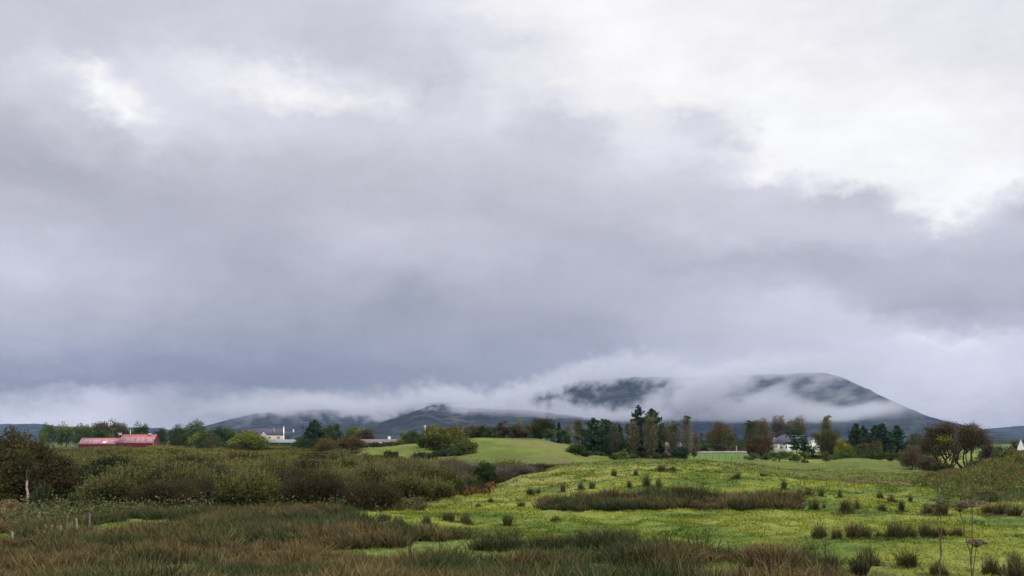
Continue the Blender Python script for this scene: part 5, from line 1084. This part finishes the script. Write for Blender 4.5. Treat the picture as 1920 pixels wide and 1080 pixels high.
# post and wire fence at the edge of the bright field
e = empty('wire_fence', (0, 0, 0)); tag(e, 'thin dark post and wire fence before the bright green field', 'fence')
xs = np.linspace(wpx(1288,228), wpx(1420,228), 12); wires = []
for x_ in xs:
    z_ = G(x_, 228); m = MB(); m.tubes([([(x_,228,z_-.2),(x_,228,z_+.5),(x_,228,z_+1.15)], [.06,.06,.055])], 5); m.build('post', MAT['pole'], e)
for q in (.45, .8, 1.1):
    m = MB(); m.tubes([([(x_,228-.07,G(x_,228)+q) for x_ in xs], [.012]*12)], 3, (.05,.05,.05)); m.build('wire', MAT['twig'], e)
# ------------------------------------------------------------------ fence, dead stalks
fg = 'pale fence posts at the left edge'
for i, (px, yb, yt, d) in enumerate([(24,1015,998,0),(73,978,960,1),(85,1003,984,0),(97,1000,984,0),(106,1003,987,1),(116,1001,987,0),(126,1000,981,1),(133,993,978,1),(146,991,972,0),(168,990,963,1),(67,1002,991,1),(83,1012,999,0)]):
    Y = F*CZ/(yb-HOR)*.985; X = wpx(px, Y); z = G(X, Y); h = wz(yt, Y)-z; h = max(h, .5)
    e = empty('fence_post', (X, Y, z-.3), .3*i); e.rotation_euler = (radians(2*((i*7)%5-2)), radians(2*((i*3)%5-2)), .4*i)
    m = MB(); m.tubes([([(0,0,0),(0,0,h*.6),(0,0,h+.3)], [.055,.052,.05])], 7); m.add([(.05*cos(t),.05*sin(t),h+.3) for t in np.arange(7)*2*pi/7]+[(0,0,h+.31)], [(k_,(k_+1)%7,7) for k_ in range(7)])
    ob = m.build('post', MAT['wood' if d == 0 or i == 1 else 'pole'], e)
    tag(e, 'lone pale gatepost standing nearer the thicket' if i == 1 else 'short weathered post of the broken fence at left', 'fence post', None if i == 1 else fg)
def umbellifer(px, base_z, Y, heads, label, seed):
    r = R(seed); X = wpx(px, Y); e = empty('dead_hogweed', (X, Y, base_z)); tag(e, label, 'plant')
    mt = MAT['twig']; k = Y/F
    for i, (hx, hy, wd) in enumerate(heads):
        tip = np.array([(hx-px)*k, r.normal()*.03, CZ-(hy-HOR)*k-base_z]); s0 = np.array([0,0,0]) if i == 0 else np.array([0,0,tip[2]*.45])
        m = MB(); Q, rr = limb(s0, tip, .013 if i == 0 else .008, .006, r, .012, 8); m.tubes([(Q, rr)], 6, (.12,.085,.05)); st = m.build('stem', mt, e)
        m = MB(); R_ = wd*k/2; n = 30
        for j in range(n):
            a = j*2.4; q = np.sqrt((j+.5)/n)*R_; u = tip+np.array([cos(a)*q, sin(a)*q, .05+.045*(1-(q/R_)**2)])
            m.tubes([([tip, (tip+u)/2+np.array([0,0,-.005]), u], [.0025,.002,.0015])], 4, (.10,.07,.05))
            c = r.normal(size=(34,3)); c /= np.linalg.norm(c, axis=1, keepdims=True); c[:,2] = np.abs(c[:,2])*.5
            cards(m, u+c*.034*(.4+r.random((34,1))), .016, mixcols([(.17,.125,.085),(.13,.095,.065)], [1,1], 34, r, .2), r)
        m.build('seed_head', mt, e)
umbellifer(1822, 1.55, 15., [(1822,952,62),(1830,1026,34),(1802,960,26)], 'tall dead brown hogweed stalk with flat seed heads close to the camera', 71)
umbellifer(1764, 1.1, 19., [(1762,945,40),(1757,958,20)], 'shorter dead hogweed with one brown seed head, left of the tall one', 72)
# ------------------------------------------------------------------ cloud lying on the mountain, and the air
S42 = 3650/F
MISTK, DECKK, WISPK = (.69,.705,.75), .0085, .0080
def m_mist(k):
    pv = k.nn('ShaderNodeVolumePrincipled'); pv.inputs['Color'].default_value = (*MISTK,1)
    pv.inputs['Density'].default_value = 1.; pv.inputs['Density Attribute'].default_value = 'density'
    k.ln(pv.outputs[0], k.t.nodes['Material Output'].inputs['Volume']); return None
MAT['mist'] = M('mist', m_mist); MAT['mist'].cycles.volume_step_rate = 2.5
def mist_nodes():
    t = bpy.data.node_groups.new('mist_field', 'GeometryNodeTree')
    t.interface.new_socket('Geometry', in_out='INPUT', socket_type='NodeSocketGeometry')
    t.interface.new_socket('Geometry', in_out='OUTPUT', socket_type='NodeSocketGeometry')
    def nn(tp, **kw):
        n = t.nodes.new(tp)
        for a, b in kw.items(): setattr(n, a, b)
        return n
    ln = t.links.new
    def mt(op, a, b=0., cl=False): return _m(nn, ln, op, a, b, cl)
    def mr(v, a, b):
        q = nn('ShaderNodeMapRange', interpolation_type='SMOOTHSTEP'); ln(v, q.inputs[0]); q.inputs[1].default_value = a; q.inputs[2].default_value = b
        return q.outputs[0]
    pos = nn('GeometryNodeInputPosition'); sp = nn('ShaderNodeSeparateXYZ'); ln(pos.outputs[0], sp.inputs[0]); x, y, z = sp.outputs
    def noise(scale, d, r, st, off=0.):
        m = nn('ShaderNodeVectorMath', operation='MULTIPLY_ADD'); ln(pos.outputs[0], m.inputs[0]); m.inputs[1].default_value = st; m.inputs[2].default_value = (off,off,off)
        n = nn('ShaderNodeTexNoise'); n.inputs['Scale'].default_value = scale; n.inputs['Detail'].default_value = d; n.inputs['Roughness'].default_value = r
        ln(m.outputs[0], n.inputs['Vector']); return n.outputs[0]
    n = noise(.0100, 8, .66, (1,.15,1.25)); n5 = noise(.034, 6, .70, (1,.12,1.), 300)
    def gauss(px, py, sx, sy, amp=1., tilt=0):
        X = (px-960)*S42; Zc = CZ+(HOR-py)*S42
        dx0 = mt('SUBTRACT', x, X); dx = mt('DIVIDE', dx0, sx*S42); dz = mt('SUBTRACT', z, Zc)
        if tilt: dz = mt('SUBTRACT', dz, mt('MULTIPLY', dx0, tilt))
        dz = mt('DIVIDE', dz, sy*S42)
        e = mt('ADD', mt('MULTIPLY', dx, dx), mt('MULTIPLY', dz, dz))
        return mt('MULTIPLY', mt('EXPONENT', mt('MULTIPLY', e, -.5)), amp)
    X0, X1 = (300-960)*S42, (1720-960)*S42
    def curve(pts, f):
        fc = nn('ShaderNodeFloatCurve'); ln(mt('DIVIDE', mt('SUBTRACT', x, X0), X1-X0, True), fc.inputs[1])
        c = fc.mapping.curves[0]; ps = [(((px-960)*S42-X0)/(X1-X0), f(v)) for px, v in pts]
        c.points[0].location = ps[0]; c.points[1].location = ps[-1]
        for p in ps[1:-1]: c.points.new(*p)
        fc.mapping.update(); return fc.outputs[0]
    zb = mt('MULTIPLY', curve(BASE, lambda v: (CZ+(HOR-v)*S42)/700), 700.)
    amp = curve(DEN, lambda v: v)
    wob = mt('ADD', mt('MULTIPLY', mt('SUBTRACT', n, .5), 165.), mt('MULTIPLY', mt('SUBTRACT', n5, .5), 170.))
    zz = mt('SUBTRACT', mt('ADD', z, wob), zb)
    deck = mt('MULTIPLY', mt('MULTIPLY', mt('MULTIPLY', mr(zz, -20, 40), mr(zz, 88, 8)), amp), DECKK)
    t_ = None
    for a in WISPS:
        q = gauss(*a); t_ = q if t_ is None else mt('ADD', t_, q)
    nsum = mt('ADD', mt('MULTIPLY', mt('SUBTRACT', n, .5), 4.6), mt('MULTIPLY', mt('SUBTRACT', n5, .5), 4.2))
    w = mt('MULTIPLY', mt('MULTIPLY', mr(mt('ADD', t_, nsum), .15, 1.9), mt('MINIMUM', t_, 1.)), WISPK)
    d = mt('ADD', deck, w)
    for v, a, b, c_, d_ in ((x, X0, X0+250, (1730-960)*S42, (1660-960)*S42), (z, 30, 60, 640, 480), (y, 3360, 3420, 3980, 3900)):
        d = mt('MULTIPLY', mt('MULTIPLY', d, mr(v, a, b)), mr(v, c_, d_))
    vc = nn('GeometryNodeVolumeCube'); ln(d, vc.inputs['Density'])
    vc.inputs['Min'].default_value = (X0, 3350, 30); vc.inputs['Max'].default_value = ((1730-960)*S42, 4000, 640)
    vc.inputs['Resolution X'].default_value = 520; vc.inputs['Resolution Y'].default_value = 30; vc.inputs['Resolution Z'].default_value = 130
    sm = nn('GeometryNodeSetMaterial'); sm.inputs['Material'].default_value = MAT['mist']
    go = nn('NodeGroupOutput'); ln(vc.outputs[0], sm.inputs[0]); ln(sm.outputs[0], go.inputs[0])
    return t
BASE = [(330,768),(400,779),(430,780),(520,776),(620,774),(660,778),(720,778),(790,764),(815,757),(850,762),(930,766),(1000,748),(1060,728),(1120,714),(1160,708),(1240,710),(1300,724),(1360,718),(1400,712),(1450,706),(1500,702),(1560,700),(1600,703),(1630,690),(1670,640),(1700,560)]
DEN = [(330,.0),(420,.35),(560,.70),(800,.75),(900,.75),(1050,.75),(1300,.9),(1450,.8),(1560,.5),(1630,.3),(1680,.0),(1700,0)]
WISPS = ((985,774,60,14,.9,.05),(1080,772,70,9,.7,.1),(1175,778,70,8,.7),(1285,752,50,18,1.05,.25),(1310,724,24,16,.75,.6),
   (1395,762,60,15,1.15),(1438,742,16,16,.75,.9),(1490,768,60,10,1.,-.1),(1560,776,60,8,.8,.1),(1625,768,34,7,.8,.35),(1668,762,34,6,.85,-.45),(1270,782,330,7,.75),(1585,722,60,8,.45,-.62),
   (560,772,160,10,.5),(600,752,60,10,.5),(1365,730,14,16,.6,.6),(1500,724,60,8,.35,.1),(1040,750,60,10,.5,.1),(1440,766,30,12,.7,.3),(940,772,60,10,.9),(860,768,40,7,.5),(1390,716,40,10,.7,.3),(1230,742,18,14,.6,.8),(1530,740,26,14,.5,1.),(1600,745,24,9,.5,-.4))
mb = MB(); mb.box((300-960)*S42, (1740-960)*S42, 3350, 4000, 32, 640)
mo = mb.build('cloud', MAT['mist']); mo.modifiers.new('mist', 'NODES').node_group = mist_nodes()
tag(mo, 'low grey cloud and drifting mist hanging on the dark mountain', 'cloud', kind='stuff')
HAZE = 3.4e-5
def m_haze(k):
    pv = k.nn('ShaderNodeVolumePrincipled'); pv.inputs['Color'].default_value = (.33,.52,1,1)
    pv.inputs['Density'].default_value = HAZE; k.ln(pv.outputs[0], k.t.nodes['Material Output'].inputs['Volume']); return None
MAT['haze'] = M('haze', m_haze)
mb = MB(); mb.box(-9000, 9000, -300, 7200, -60, 700)
tag(mb.build('haze', MAT['haze']), 'thin blue air between the fields and the far mountains', 'haze', kind='stuff')
